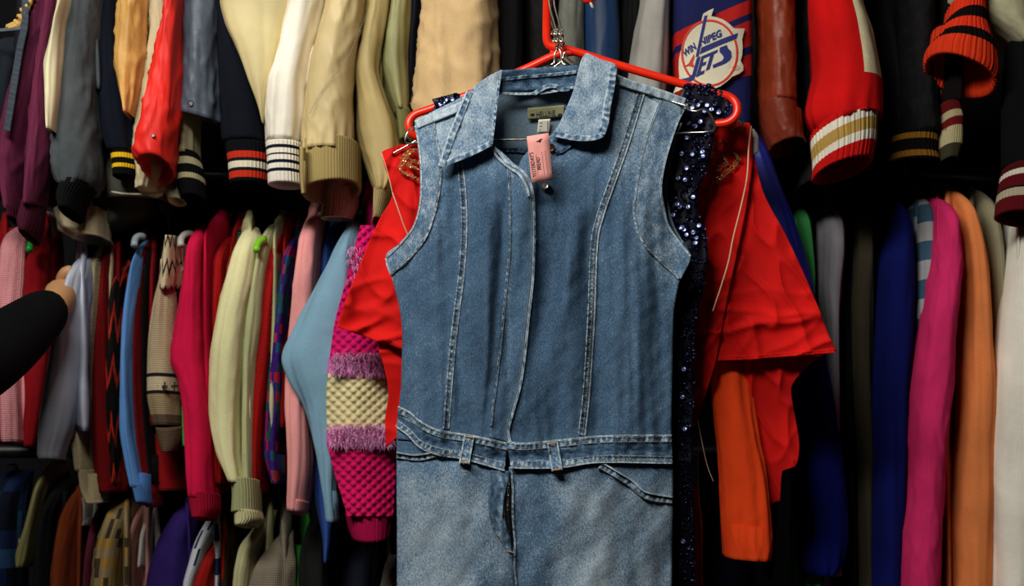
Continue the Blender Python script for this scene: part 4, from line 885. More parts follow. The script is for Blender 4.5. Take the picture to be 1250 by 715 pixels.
G('jeans_jacket', 'grey faded denim jacket behind the wire hooks', 'jacket', 'U', 2.09, '6e7068', [(0, 682, 713), (35, 680, 713), (80, 680, 714), (160, 684, 712)], 'suede', 'soft', dep=.10, shx=716, amp=.8)
G('satin_jacket', 'dark blue satin jacket above the right collar of the denim jumpsuit', 'jacket', 'U', 2.08, '15365f', [(0, 712, 754), (60, 713, 756), (120, 714, 752), (180, 716, 750)], 'satin', 'soft', dep=.11, amp=.7)
G('black_coat', 'black coat between the dark blue satin jacket and the grey sweatshirt', 'coat', 'U', 2.12, '08080a', [(0, 752, 784), (80, 750, 778), (180, 752, 778)], dep=.12)
G('grey_sweatshirt', 'heather grey sweatshirt sleeve left of the blue hockey jersey', 'sweatshirt', 'U', 2.04, 'a9a69f', [(0, 782, 817), (40, 775, 816), (80, 769, 815), (130, 765, 812), (190, 766, 808)], 'fleece', 'soft', dep=.12, amp=.8)
# the hockey jersey with its crest
NAVY = '10164e'; JR = 'b81a16'
def jersey(t):
    C = lambda zx, zy: (815+.168*zx, .168*zy)
    YJY = lambda x, y: 2.0215+.012*np.abs((x-868)/46)**4+0*x
    cream = cloth('ded6bc', 'fleece'); blue = solid('crest_blue', '1a2470', .7); red = solid('crest_red', 'cf3520', .7); wht = solid('crest_outline', 'efe9d6', .8)
    out = [(335, 60), (316, 118), (360, 126), (400, 140), (445, 170), (482, 206), (560, 207), (541, 290), (546, 340), (542, 400), (530, 440), (550, 480), (550, 512), (520, 535), (470, 555), (430, 592), (380, 628), (300, 660), (180, 655), (120, 640), (60, 668), (40, 680), (60, 630),
           (85, 560), (80, 500), (82, 430), (95, 370), (115, 320), (150, 245), (195, 185), (245, 150), (258, 100), (300, 75)]
    cr = plate('crest', [C(*p) for p in out], YJY, .0005, .003, cream, t); cr['label'] = 'cream hockey crest with a red ring and blue lettering'
    k = 0
    ring = []
    for a in np.linspace(0, 2*math.pi, 49): ring.append(C(305+200*math.cos(a)+14*math.sin(a)*0, 385+236*math.sin(a)))
    strip('ring', ring, 3.0, YJY, .0035, red, cr, pucker=0, ridge_=.0006)
    def pl(nm, pts, m, o=.0036): return plate(nm, [C(*p) for p in pts], YJY, o, .0006, m, cr)
    pl('stick', [(266, 115), (290, 110), (224, 412), (203, 412)], blue)
    pl('wing', [(245, 345), (380, 287), (512, 238), (500, 280), (385, 326), (232, 394)], blue)
    lettering('letters', 'WIN', C(130, 412), C(222, 352), 8.2, YJY, .0036, blue, cr, shear=.25, bold=.055, grow=.12)
    lettering('letters', 'NIPEG', C(238, 338), C(408, 262), 8.6, YJY, .0036, blue, cr, shear=.25, bold=.055, grow=.12)
    pl('letter_j', [(212, 420), (240, 408), (205, 545), (188, 580), (160, 594), (85, 602), (85, 577), (150, 562), (178, 540)], blue)
    pl('letter_e', [(246, 408), (300, 386), (293, 412), (262, 424), (254, 455), (282, 444), (276, 470), (248, 482), (238, 520), (270, 508), (264, 534), (205, 560)], blue)
    pl('letter_t', [(300, 386), (366, 358), (360, 382), (338, 392), (306, 500), (276, 516), (308, 405), (294, 410)], blue)
    pl('letter_s', [(378, 345), (430, 325), (438, 350), (462, 372), (464, 410), (452, 436), (420, 460), (330, 496), (326, 472), (395, 440), (408, 420), (400, 402), (376, 376)], blue)
    pl('star', [(112, 487), (153, 460), (190, 392), (196, 415), (183, 455), (197, 492), (150, 476)], red)
    strip('mark_ring', [C(497+25*math.cos(a), 494+16*math.sin(a)) for a in np.linspace(0, 6.283, 17)], .7, YJY, .0036, red, cr, pucker=0, ridge_=.0003, step=.6)
    lettering('letters', 'R', C(487, 504), C(508, 498), 3.2, YJY, .0038, red, cr, bold=.02)
t = thing('hockey_jersey', 'navy blue hockey jersey with red bands and a round cream crest', 'jersey')
n_, r_ = cloth(NAVY, 'cotton'), cloth(JR, 'cotton')
A4 = [(-128, 840, 890), (-95, 826, 908), (-40, 822, 912)]
tube('sleeve', rows4(A4)+[(4, 820, -24, 915), (52, 820, 10, 915), (68, 820, 27, 914), (76, 821, 34, 914), (106, 822, 66, 914), (118, 823, 92, 914), (170, 824, 150, 912), (236, 828, 220, 908)], 2.03, .12, n_, t, 'soft', amp=.4, cap=True, nv=130, nu=80, ex=5,
     bands=[(159, n_), (16.5, r_), (7.5, n_), (31, r_), (9, n_), (20, r_), (121, n_)])
body('body', (868-625)/F*2.03, 2.06, 2.03, UZ-.03, 1.5, n_, t, .05, .44); jersey(t)
G('leather_jacket', 'reddish brown leather jacket with a wrinkled cuff, right of the hockey jersey', 'jacket', 'U', 2.02, '7c2e14', [(0, 924, 966), (50, 925, 968), (90, 925, 970), (132, 926, 971)], 'leather', 'leather', dep=.12,
  cuff=dict(rows=[(131, 926, 131, 971), (155, 929, 153, 975), (184, 938, 176, 981)], kind='leather', fold='leather', rib=None, col='6e2712', nu=60))
G('leather_jacket', 'black leather jacket between the brown leather and the red varsity jacket', 'jacket', 'U', 2.08, '0b0b0c', [(0, 968, 992), (80, 970, 992), (160, 972, 990), (230, 974, 992)], 'suede', 'leather', dep=.12)
G('varsity_jacket', 'red wool varsity jacket with a cream leather inset and a gold striped cuff', 'jacket', 'U', 1.99, 'c21212', [(0, 988, 1050), (40, 990, 1062), (90, 993, 1072), (115, 988, 1075), (135, 984, 1074), (148, 985, 145, 1073), (164, 991, 132, 1070)], 'wool', 'soft', dep=.12, tilt=.1, sector=(-78, 45, .80, cloth('cfc6a0', 'suede')), gather=.002,
  cuff=dict(rows=[(163, 991, 131, 1068), (180, 992, 150, 1068), (200, 994, 172, 1067), (216, 993, 198, 1063)], bands=[(3, 'c01512'), (5, 'e8e2d0'), (6.5, 'b8954e'), (5, 'e8e2d0'), (7, 'c01512')], rib=(40, .0014), tilt=.32, dep=.10, nv=34))
G('leather_jacket', 'black leather jacket with creased elbow right of the red varsity jacket', 'jacket', 'U', 2.08, '0c0c0e', [(0, 1096, 1134), (70, 1098, 1136), (130, 1098, 1140), (168, 1100, 1142)], 'suede', 'leather', dep=.12,
  cuff=dict(rows=[(165, 1086, 1142), (182, 1084, 1141), (200, 1086, 1144)], bands=[(3, '0a0a0a'), (6, '8a5c1c'), (12, '0a0a0a'), (6, '8a5c1c'), (2, '0a0a0a')], tilt=.12))
G('black_coat', 'black coat between the red varsity jacket and the creased black leather', 'coat', 'U', 2.14, '08080a', [(0, 1054, 1094), (120, 1076, 1098), (220, 1078, 1100)], dep=.12)
G('leather_jacket', 'dark red leather jacket behind the folded orange knit cuff', 'jacket', 'U', 2.10, '5a100c', [(0, 1144, 1160), (60, 1142, 1158), (100, 1136, 1162), (120, 1130, 1166), (135, 1140, 1162)], 'leather', 'leather', dep=.10)
def ocuff(t):
    o = [('d8341a', 6), ('0c0a0a', 3.2), ('d8341a', 3.5), ('0c0a0a', 3), ('dd3a1a', 7)]
    bands = [(q, cloth(c, 'ribknit')) for c, q in o]
    tube('cuff', [(10, 1158, 4, 1200), (24, 1156, 22, 1199), (40, 1146, 48, 1204), (54, 1137, 76, 1214), (66, 1130, 100, 1217), (74, 1130, 110, 1214)], 2.0, .10, bands[0][1], t, 'rib', rib=(44, .0014), bands=bands, tilt=.38, nu=150, nv=40)
G('varsity_jacket', 'cream leather varsity sleeve with a folded orange knit cuff striped in black', 'jacket', 'U', 2.02, 'b0ac8c', [(0, 1158, 1256), (15, 1172, 1256), (32, 1198, 1254), (48, 1222, 1250), (58, 1234, 1246)], 'leather', 'leather', bodyp=False, dep=.12, tilt=0, extra=ocuff, open_=False)
G('varsity_jacket', 'dark jacket with a maroon and cream striped cuff below the orange knit cuff', 'jacket', 'U', 2.07, '100a0a', [(0, 1150, 1176), (70, 1148, 1172), (130, 1148, 1168)], 'wool', dep=.08,
  cuff=dict(rows=[(128, 1148, 132, 1168), (150, 1151, 148, 1172), (172, 1148, 172, 1172), (197, 1148, 1166)], bands=[(4, '5e1216'), (4, 'b8ac84'), (4, '6a1218'), (9, 'b8ac84'), (6, '3a3828')], tilt=.2))
G('varsity_jacket', 'black jacket with a white and maroon striped cuff at the right edge', 'jacket', 'U', 2.02, '0b0a0c', [(0, 1234, 1290), (100, 1226, 1284), (206, 1224, 1280)], 'wool', dep=.11,
  cuff=dict(rows=[(205, 1226, 205, 1280), (232, 1221, 240, 1282), (262, 1217, 272, 1284)], bands=[(4, '4a0e12'), (3, 'dcd6c4'), (5, '5e1018'), (1.5, '0c0c0c'), (3, 'b8ae90'), (7, '5e1018')], tilt=.25))

# ---- middle tier, from left to right
G('pink_sweater', 'pale pink sweater at the far left, behind the black coat arm', 'sweater', 'M', 2.20, 'e89aa0', [(272, 12, 30), (290, 4, 36), (330, 2, 38), (380, 0, 36), (440, 4, 34), (500, 8, 36), (540, 10, 36)], 'knit', bk=.5, dep=.12, amp=1.2)
G('red_sweater', 'red sweater sliver at the left edge behind the pink sweater', 'sweater', 'M', 2.26, 'a01018', [(276, -12, 8), (400, -14, 8), (540, -12, 12)], 'knit', dep=.10)
G('red_sweater', 'dark red sweater behind the reaching black arm, right of the pink sweater', 'sweater', 'M', 2.22, '96101a', [(288, 40, 58), (310, 38, 66), (360, 36, 72), (430, 36, 72), (500, 36, 66), (545, 38, 58)], 'knit', dep=.12,
  extra=lambda t: None)
G('satin_blouse', 'light blue-grey satin blouse hanging beside the hand', 'blouse', 'M', 2.10, 'b4bccc', [(312, 84, 104), (340, 84, 106), (380, 82, 104), (420, 72, 102), (470, 62, 98), (520, 55, 90), (552, 54, 80), (560, 56, 78)], 'satin', 'soft', dep=.12, amp=1.2)
G('green_sweater', 'very dark green sweater right of the light satin blouse', 'sweater', 'M', 2.20, '12241f', [(290, 104, 116), (380, 104, 114), (480, 98, 110), (560, 88, 100)], 'knit', dep=.12)
G('cable_sweater', 'cream cable knit sweater with a long ribbed cuff', 'sweater', 'M', 2.18, 'c8b890', [(292, 120, 131), (340, 119, 131), (400, 115, 128), (460, 108, 122), (505, 100, 119), (530, 92, 118), (550, 98, 118), (575, 101, 118)], 'knit', dep=.13,
  cuff=dict(rows=[(572, 102, 118), (595, 105, 121), (612, 110, 130)], col='b9aa84', tilt=.1))
G('red_sweater', 'dark red sweater between the cream cable knit and the black patterned cardigan', 'sweater', 'M', 2.19, '7e0c10', [(290, 132, 142), (360, 130, 143), (440, 122, 142), (520, 119, 150), (590, 126, 156), (600, 130, 154)], 'knit', dep=.13)
KIL = checks('red_black_geometric_knit', ['14100f', '14100f', 'b02a18', 'c9b48a'], 26, 11, 'zigzag', dist=.5)
G('patterned_cardigan', 'black cardigan knitted with red and cream diamonds', 'cardigan', 'M', 2.20, '14100f', [(320, 144, 156), (360, 140, 156), (420, 138, 158), (480, 134, 156), (520, 138, 154), (590, 144, 156)], mat=KIL, dep=.12)
G('blue_sweatshirt', 'light blue sweatshirt with a narrow hanging sleeve, right of the patterned black cardigan', 'sweatshirt', 'M', 2.16, '5584c0', [(290, 168, 176), (320, 165, 177), (380, 158, 174), (450, 154, 170), (520, 153, 172), (560, 158, 178), (594, 164, 184)], 'fleece', bodyp=False, dep=.11,
  cuff=dict(rows=[(592, 164, 184), (604, 167, 186), (615, 170, 187)], col='4c7ab6', nv=8))
G('red_sweater', 'narrow dark red sweater right of the light blue sweatshirt', 'sweater', 'M', 2.18, '7a0c14', [(288, 177, 184), (360, 172, 182), (450, 170, 180), (540, 174, 186), (600, 184, 194), (618, 186, 195)], 'knit', dep=.12)
G('black_sweater', 'black sweater between the narrow red sweater and the cream zigzag cardigan', 'sweater', 'M', 2.20, '0b0b0d', [(285, 186, 194), (380, 182, 190), (480, 182, 190), (590, 192, 200)], 'knit', dep=.12)
ZIG = checks('cream_black_snowflake_knit', ['c9b896', 'c9b896', '241c18'], 30, 22, 'zigzag', dist=.6)
def cowi(t):
    tube('cuff', [(519, 192, 226), (535, 196, 224), (548, 201, 219)], 2.165, .09, cloth('5b4a38', 'knit'), t, 'rib', rib=(30, .001))
    for x in (189, 201, 213, 221): plate('knit_cross', [(x-3.5, 470), (x-1, 470), (x-1, 466), (x+1, 466), (x+1, 470), (x+3.5, 470), (x+3.5, 473), (x+1, 473), (x+1, 477), (x-1, 477), (x-1, 473), (x-3.5, 473)], lambda x, y: 2.154+.0012*abs(x-205)+0*x, 0, .003, cloth('3a2c28', 'knit'), t)
    tube('shoulder_panel', [(288, 206, 218), (305, 203, 219), (330, 200, 220), (352, 197, 218)], 2.155, .09, ZIG, t, 'soft')
G('snowflake_cardigan', 'chunky beige cardigan with black snowflake bands across the sleeve', 'cardigan', 'M', 2.165, 'b7a383', [(290, 205, 216), (330, 200, 219), (380, 190, 222), (430, 185, 222), (480, 184, 224), (520, 191, 226)], 'knit', 'soft', dep=.12, extra=cowi, bcol='1a1614', bands=[(167, cloth('b7a383', 'knit')), (4, cloth('1d1715', 'knit')), (19, cloth('c4b393', 'knit')), (4, cloth('1d1715', 'knit')), (22, cloth('9c8866', 'knit')), (14, cloth('5b4a38', 'knit'))])
G('red_sweater', 'dark red sweater hem under the beige snowflake sleeve', 'sweater', 'M', 2.23, '8e0c12', [(300, 200, 214), (420, 196, 226), (520, 190, 231), (598, 190, 231)], 'knit', 'rib', dep=.14, bodyp=False, sleeve='body')
G('pink_blouse', 'peach pink blouse shoulder under the small grey hanger', 'blouse', 'M', 2.19, 'dc9a90', [(298, 221, 227), (310, 219, 229), (335, 218, 230)], 'satin', dep=.08, bodyp=False)
G('green_shirt', 'bright green shirt sliver left of the crimson sweatshirt cuff', 'shirt', 'M', 2.19, '1e8c34', [(440, 224, 231), (500, 226, 232), (545, 228, 233)], dep=.08, bodyp=False)
G('crimson_sweatshirt', 'crimson sweatshirt with a bent elbow and long ribbed cuff', 'sweatshirt', 'M', 2.13, 'c41440', [(272, 236, 250), (300, 231, 252), (350, 226, 254), (400, 216, 256), (440, 210, 258), (470, 222, 260), (520, 229, 262), (570, 231, 264), (606, 232, 266)], 'fleece', 'soft', bk=.25, dep=.12, amp=1.4,
  cuff=dict(rows=[(603, 232, 267), (620, 234, 268), (633, 237, 262)], col='a01030'))
G('red_cardigan', 'red cardigan right of the crimson sweatshirt', 'cardigan', 'M', 2.18, 'b01414', [(288, 268, 281), (330, 265, 280), (400, 266, 280), (480, 267, 280), (590, 268, 280)], 'knit', bk=.3, dep=.12)
TEAL = checks('red_teal_patterned_knit', ['b02a1c', '1f6a6a', '14161c', 'b02a1c'], 90, 90, 'tiles')
G('patterned_sweater', 'red sweater with teal and black pattern squeezed beside the cream sweatshirt', 'sweater', 'M', 2.19, 'b02a1c', [(292, 284, 291), (340, 281, 290), (440, 276, 290), (540, 264, 282), (600, 262, 274)], mat=TEAL, dep=.12)
G('cream_sweatshirt', 'cream sweatshirt with a long pale green ribbed cuff', 'sweatshirt', 'M', 2.12, 'dcd8a4', [(276, 292, 306), (300, 289, 320), (340, 280, 318), (390, 270, 308), (440, 262, 304), (500, 260, 300), (550, 267, 300), (588, 283, 304)], 'fleece', 'soft', dep=.13, amp=1.0,
  cuff=[dict(rows=[(586, 284, 316), (605, 286, 317), (626, 285, 318)], col='a7aa7c'), dict(name='hem', rows=[(624, 289, 318), (634, 289, 320), (642, 290, 312)], col='cfca98', nv=8)])
G('sage_sweater', 'pale sage green sweater with lime hanger tip, right of the cream sweatshirt', 'sweater', 'M', 2.14, 'a8ab80', [(272, 322, 336), (300, 318, 334), (350, 311, 328), (400, 304, 324), (450, 300, 318), (520, 300, 315), (586, 300, 316)], 'fleece', bk=.4, dep=.12,
  extra=lambda t: None)
G('red_sweater', 'bright red sweater right of the sage green sweater', 'sweater', 'M', 2.16, 'a81414', [(280, 334, 348), (310, 328, 344), (370, 320, 340), (440, 312, 334), (520, 310, 326), (600, 314, 324)], 'knit', bk=.5, dep=.12)
PUR = checks('purple_teal_patterned_knit', ['33186a', '33186a', '14526a', '33186a', 'a81a30', '1a4a48'], 70, 60, 'tiles')
G('patterned_sweater', 'purple sweater patterned in teal and red, left of the pink sweatshirt', 'sweater', 'M', 2.17, '33186a', [(284, 356, 366), (320, 348, 362), (380, 340, 356), (440, 333, 352), (500, 328, 350), (550, 327, 346), (590, 336, 348)], mat=PUR, dep=.13)
G('pink_sweatshirt', 'salmon pink sweatshirt with a long straight sleeve', 'sweatshirt', 'M', 2.11, 'eb9a98', [(256, 372, 390), (275, 369, 392), (320, 364, 390), (380, 358, 388), (440, 352, 386), (500, 350, 380), (560, 352, 382), (622, 353, 375)], 'fleece', 'soft', dep=.11,
  cuff=dict(rows=[(612, 353, 376), (626, 354, 374)], col='e79694', kind='fleece', rib=None, nv=6))
G('blue_shirt', 'royal blue shirt between the pink sweatshirt and the pale blue blouse', 'shirt', 'M', 2.17, '2c4c98', [(262, 398, 420), (320, 394, 414), (420, 390, 410), (520, 388, 412), (600, 386, 416), (660, 396, 410), (684, 398, 406)], dep=.12)
G('blue_blouse', 'pale steel blue blouse with a sharp pointed elbow, right of the pink sweatshirt', 'blouse', 'M', 2.07, '7ba3ba', [(268, 422, 434), (300, 409, 436), (350, 384, 438), (400, 360, 440), (438, 346, 438), (460, 352, 434), (500, 372, 420), (560, 388, 414), (600, 395, 412), (636, 400, 414)], 'cotton', 'soft', dep=.07, amp=1.1)
G('green_shirt', 'bright green shirt sliver right of the pale blue blouse', 'shirt', 'M', 2.18, '14803c', [(272, 434, 446), (320, 430, 448), (400, 430, 446)], dep=.08)
# pink and cream chunky knit with tufted bands
def shag(px0, px1, y0, y1, n, Y, cols, parent):
    V, Fc, mi = [], [], []
    for k in range(n):
        x = R2.uniform(px0, px1); y = R2.uniform(y0, y1); i = len(V); L = R2.uniform(5, 11); a = R2.gauss(1.4, .8)
        e = (x+L*math.cos(a), y+L*math.sin(a)); d = R2.uniform(.004, .016); w_ = .5
        V += [P(x-w_, y, Y), P(x+w_, y, Y), P((x+e[0])/2+w_, (y+e[1])/2-2, Y-d), P((x+e[0])/2-w_, (y+e[1])/2-2, Y-d), P(e[0], e[1], Y-d*.8)]
        Fc += [(i, i+1, i+2, i+3), (i+3, i+2, i+4)]; m_ = R2.randrange(len(cols)); mi += [m_, m_]
    o = mesh_obj('tufted_yarn', V, Fc, cols, parent, mi, smooth=False); o['kind'] = 'stuff'
def bumps(name, rows, Y, col, parent, dep=.10):
    "knit with a relief of diamonds"
    def Yf(x, y):
        u, v = (x+y*1.1)/12.5, (x-y*1.1)/12.5
        return Y+.025*((x-438)/42)**2-.0062*np.abs(np.sin(u*math.pi))*np.abs(np.sin(v*math.pi))+.004*pn(x/30, y/40)
    return patch(name, rows, Yf, cloth(col, 'wool'), parent, .004, dep, step=1.5)
t = thing('chunky_sweater', 'chunky magenta and cream sweater with tufted pink bands, beside the jumpsuit', 'sweater')
MAG = 'd0186a'
bumps('sleeve', [(275, 440, 452), (300, 433, 475), (350, 420, 488), (396, 408, 490), (438, 402, 490)], 2.03, MAG, t)
bumps('cream_band', [(456, 400, 490), (490, 398, 490), (525, 399, 488)], 2.03, 'd8cc9c', t)
bumps('sleeve', [(540, 399, 486), (570, 406, 484), (600, 415, 482), (630, 424, 480)], 2.03, 'c01458', t)
tube('cuff', [(625, 423, 480), (640, 426, 478), (655, 431, 476)], 2.035, .09, cloth('a80f48', 'ribknit'), t, 'rib', rib=(26, .0016))
tuft = [cloth('f49ad2', 'cotton'), cloth('ffc0e8', 'cotton'), cloth('e078bc', 'cotton')]
tube('tufted_band', [(434, 402, 490), (446, 401, 490), (458, 400, 490)], 2.025, .11, tuft[2], t, 'soft'); tube('tufted_band', [(522, 399, 488), (532, 399, 487), (543, 400, 486)], 2.025, .11, tuft[2], t, 'soft')
shag(404, 478, 430, 456, 800, 2.028, tuft, t); shag(402, 480, 517, 544, 800, 2.028, tuft, t); shag(424, 440, 300, 345, 90, 2.03, tuft, t)
body('body', (452-625)/F*2.03, 2.08, 1.50, MZ-.03, 1.12, cloth(MAG, 'knit'), t, .04, .40)
G('plum_scarf', 'dark plum scarf hanging right of the magenta knit sleeve', 'scarf', 'M', 2.14, '4a1a40', [(440, 476, 486), (560, 476, 486), (640, 477, 484), (676, 478, 484)], dep=.05, bodyp=False, sleeve='cloth', open_=False)

# middle tier, right of the jumpsuit
G('blue_sweatshirt', 'royal blue sweatshirt behind the red embroidered shirt, with a gathered cuff at the bottom', 'sweatshirt', 'M', 2.13, '121c74', [(250, 935, 950), (300, 945, 975), (360, 955, 985), (430, 960, 1002), (480, 962, 1014), (560, 968, 1026), (620, 972, 1032), (655, 972, 1033), (690, 976, 1026), (700, 984, 1014)], 'fleece', 'soft', dep=.12, gather=.003, hem=715)
t = thing('blue_coat', 'slanting royal blue coat edge along the right sleeve of the red shirt', 'coat')
tube('sleeve', [(150, 900, 925), (180, 905, 936), (220, 915, 950), (260, 925, 966), (300, 940, 978), (350, 950, 992), (420, 960, 1000)], 2.05, .05, cloth('111a6e', 'nylon'), t, 'soft', cap=True, open_=False)
body('body', (912-625)/F*2.05, 2.10, 1.68, UZ-.03, 1.5, cloth('111a6e', 'nylon'), t, .03, .4)
G('green_sweater', 'mint green sweater shoulder between the blue coat and the light grey sweatshirt', 'sweater', 'M', 2.17, '3f9450', [(244, 972, 984), (270, 968, 988), (310, 974, 988), (345, 980, 988), (600, 980, 996), (718, 982, 1000)], 'fleece', dep=.12, hem=760)
G('grey_sweatshirt', 'light grey sweatshirt right of the mint green shoulder', 'sweatshirt', 'M', 2.15, '8a888e', [(248, 1004, 1022), (275, 1000, 1029), (310, 998, 1027), (350, 996, 1022), (400, 1000, 1018), (520, 1002, 1018), (700, 1004, 1020)], 'fleece', dep=.13, hem=740, amp=.7)
G('olive_sweater', 'dark olive brown sweater left of the navy sweatshirt', 'sweater', 'M', 2.18, '3a352a', [(244, 1046, 1056), (265, 1044, 1060), (300, 1038, 1062), (380, 1032, 1062), (480, 1034, 1060), (600, 1040, 1060), (720, 1042, 1062), (770, 1044, 1060)], 'fleece', dep=.12, hem=780)
G('black_sweater', 'black sweater right of the light grey sweatshirt', 'sweater', 'M', 2.2, '0a0a0c', [(250, 1026, 1036), (400, 1022, 1034), (600, 1022, 1040), (760, 1026, 1042)], 'knit', dep=.12, hem=780)
G('blue_sweatshirt', 'dark navy blue sweatshirt left of the striped shirt', 'sweatshirt', 'M', 2.14, '0e1558', [(240, 1090, 1100), (262, 1088, 1106), (290, 1082, 1111), (330, 1074, 1112), (420, 1066, 1110), (520, 1062, 1106), (620, 1060, 1104), (720, 1058, 1100), (770, 1058, 1098)], 'fleece', dep=.13, hem=790)
STR = checks('blue_white_striped_cloth', ['a2a4a8', '3a586e'], 1, 15.5, 'stripes', rough=.9)
G('striped_shirt', 'grey and blue broad striped shirt left of the bright pink sweatshirt', 'shirt', 'M', 2.15, '8e9399', [(232, 1122, 1134), (260, 1116, 1137), (300, 1112, 1136), (380, 1112, 1130), (480, 1110, 1126), (560, 1108, 1120)], mat=STR, dep=.11, hem=560)
G('pink_sweatshirt', 'bright pink sweatshirt with a full hanging sleeve, left of the orange one', 'sweatshirt', 'M', 2.09, 'd02c66', [(238, 1146, 1156), (262, 1142, 1166), (300, 1138, 1168), (340, 1133, 1168), (400, 1124, 1162), (470, 1112, 1160), (540, 1108, 1150), (600, 1108, 1146), (650, 1102, 1144), (715, 1098, 1142), (770, 1096, 1140)], 'fleece', 'crisp', dep=.12, amp=.55, hem=790)
G('orange_sweatshirt', 'peach orange sweatshirt between the bright pink one and the cream cardigan', 'sweatshirt', 'M', 2.11, 'e0824a', [(226, 1160, 1170), (260, 1162, 1184), (320, 1168, 1196), (400, 1172, 1202), (480, 1172, 1208), (560, 1166, 1208), (640, 1162, 1206), (715, 1160, 1202), (770, 1158, 1200)], 'fleece', 'soft', dep=.12, hem=790)
G('cream_cardigan', 'cream ribbed cardigan behind the orange sweatshirt', 'cardigan', 'M', 2.14, 'a79f80', [(226, 1186, 1200), (260, 1192, 1212), (320, 1198, 1217), (400, 1202, 1217), (500, 1204, 1215), (600, 1204, 1212)], 'cord', 'soft', dep=.12, hem=620)
G('white_sweatshirt', 'off-white fleece sweatshirt at the right edge of the middle rail', 'sweatshirt', 'M', 2.07, 'f0ecdc', [(262, 1246, 1262), (300, 1236, 1276), (360, 1226, 1284), (420, 1218, 1286), (500, 1212, 1286), (580, 1208, 1282), (660, 1206, 1280), (770, 1206, 1276)], 'fleece', 'soft', dep=.13, hem=790)
G('navy_trousers', 'dark navy trousers hanging below the red sweatshirt sleeve', 'trousers', 'M', 2.12, '0d1230', [(560, 858, 900), (680, 857, 920), (780, 857, 920)], dep=.06, bodyp=False, sleeve='leg')
G('red_skirt', 'orange-red skirt edge at the bottom right beside the sequinned top', 'skirt', 'M', 2.06, 'd83a12', [(600, 846, 858), (715, 845, 857), (780, 844, 857)], 'fleece', dep=.05, bodyp=False, sleeve='cloth')

# small hangers showing above the middle tier
def chook(name, label, pts, col, Y):
    t = thing('plastic_hanger', label, 'hanger', 'small hanger ends above the middle tier'); wire('shoulder_end', [(x, y, Y+.01*i) for i, (x, y) in enumerate(pts)], .006, solid(col[0], col[1], .35), t, .005, 10); return t
chook('h', 'small grey plastic hanger end above the peach pink blouse', [(221, 300), (221, 292), (226, 286), (233, 285), (239, 288)], ('grey_plastic', 'a4a8a0'), 2.17)
chook('h', 'green plastic hanger end right of the pale pink sweater', [(36, 306), (37, 299), (41, 295), (46, 294)], ('green_plastic', '18a838'), 2.19)
chook('h', 'lime green plastic hanger tip beside the cream sweatshirt', [(313, 306), (314, 299), (318, 294), (323, 292)], ('lime_plastic', '7cc428'), 2.13)
chook('h', 'pale grey plastic hanger end above the light blue sweatshirt', [(164, 300), (165, 292), (170, 288), (176, 289)], ('pale_plastic', '8a96a0'), 2.17)

# ---- bottom tier
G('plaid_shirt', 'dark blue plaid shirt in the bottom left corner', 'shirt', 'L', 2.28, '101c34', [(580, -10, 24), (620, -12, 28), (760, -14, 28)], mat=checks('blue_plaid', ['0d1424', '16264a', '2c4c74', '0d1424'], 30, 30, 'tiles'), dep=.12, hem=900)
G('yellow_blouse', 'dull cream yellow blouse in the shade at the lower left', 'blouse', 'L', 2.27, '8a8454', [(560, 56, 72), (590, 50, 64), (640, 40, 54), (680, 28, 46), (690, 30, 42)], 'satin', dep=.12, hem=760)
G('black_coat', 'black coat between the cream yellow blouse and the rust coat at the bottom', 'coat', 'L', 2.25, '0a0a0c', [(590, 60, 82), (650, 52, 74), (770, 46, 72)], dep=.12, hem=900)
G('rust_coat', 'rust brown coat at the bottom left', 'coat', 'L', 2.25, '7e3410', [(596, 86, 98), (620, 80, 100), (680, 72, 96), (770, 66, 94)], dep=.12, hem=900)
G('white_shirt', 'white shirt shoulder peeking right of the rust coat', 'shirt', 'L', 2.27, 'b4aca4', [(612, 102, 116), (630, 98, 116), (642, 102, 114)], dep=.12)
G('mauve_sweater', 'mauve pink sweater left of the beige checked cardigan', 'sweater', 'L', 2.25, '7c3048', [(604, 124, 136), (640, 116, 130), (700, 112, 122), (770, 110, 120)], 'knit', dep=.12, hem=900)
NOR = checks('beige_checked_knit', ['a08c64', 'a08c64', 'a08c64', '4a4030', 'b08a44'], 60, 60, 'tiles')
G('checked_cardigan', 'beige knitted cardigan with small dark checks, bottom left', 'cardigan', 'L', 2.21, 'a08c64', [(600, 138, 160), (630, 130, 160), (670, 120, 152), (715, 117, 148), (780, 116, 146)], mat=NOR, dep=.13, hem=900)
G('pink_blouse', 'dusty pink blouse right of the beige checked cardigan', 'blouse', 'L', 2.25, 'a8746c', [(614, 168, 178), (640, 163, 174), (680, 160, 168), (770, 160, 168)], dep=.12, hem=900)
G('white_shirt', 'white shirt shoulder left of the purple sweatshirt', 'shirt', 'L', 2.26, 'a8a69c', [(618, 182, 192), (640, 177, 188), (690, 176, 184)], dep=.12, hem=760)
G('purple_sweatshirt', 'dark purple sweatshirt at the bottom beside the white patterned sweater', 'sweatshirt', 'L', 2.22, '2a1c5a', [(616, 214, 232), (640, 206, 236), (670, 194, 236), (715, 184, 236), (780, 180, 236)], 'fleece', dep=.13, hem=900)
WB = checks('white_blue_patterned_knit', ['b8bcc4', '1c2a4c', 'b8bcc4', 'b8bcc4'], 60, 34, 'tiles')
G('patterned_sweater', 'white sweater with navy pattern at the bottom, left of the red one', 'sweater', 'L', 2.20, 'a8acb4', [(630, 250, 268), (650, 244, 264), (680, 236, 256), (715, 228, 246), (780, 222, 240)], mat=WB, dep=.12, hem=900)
G('red_sweater', 'red sweater at the bottom right of the white and navy patterned sweater', 'sweater', 'L', 2.21, 'a01812', [(648, 266, 272), (670, 254, 272), (715, 238, 264), (780, 228, 262)], 'knit', dep=.12, hem=900)
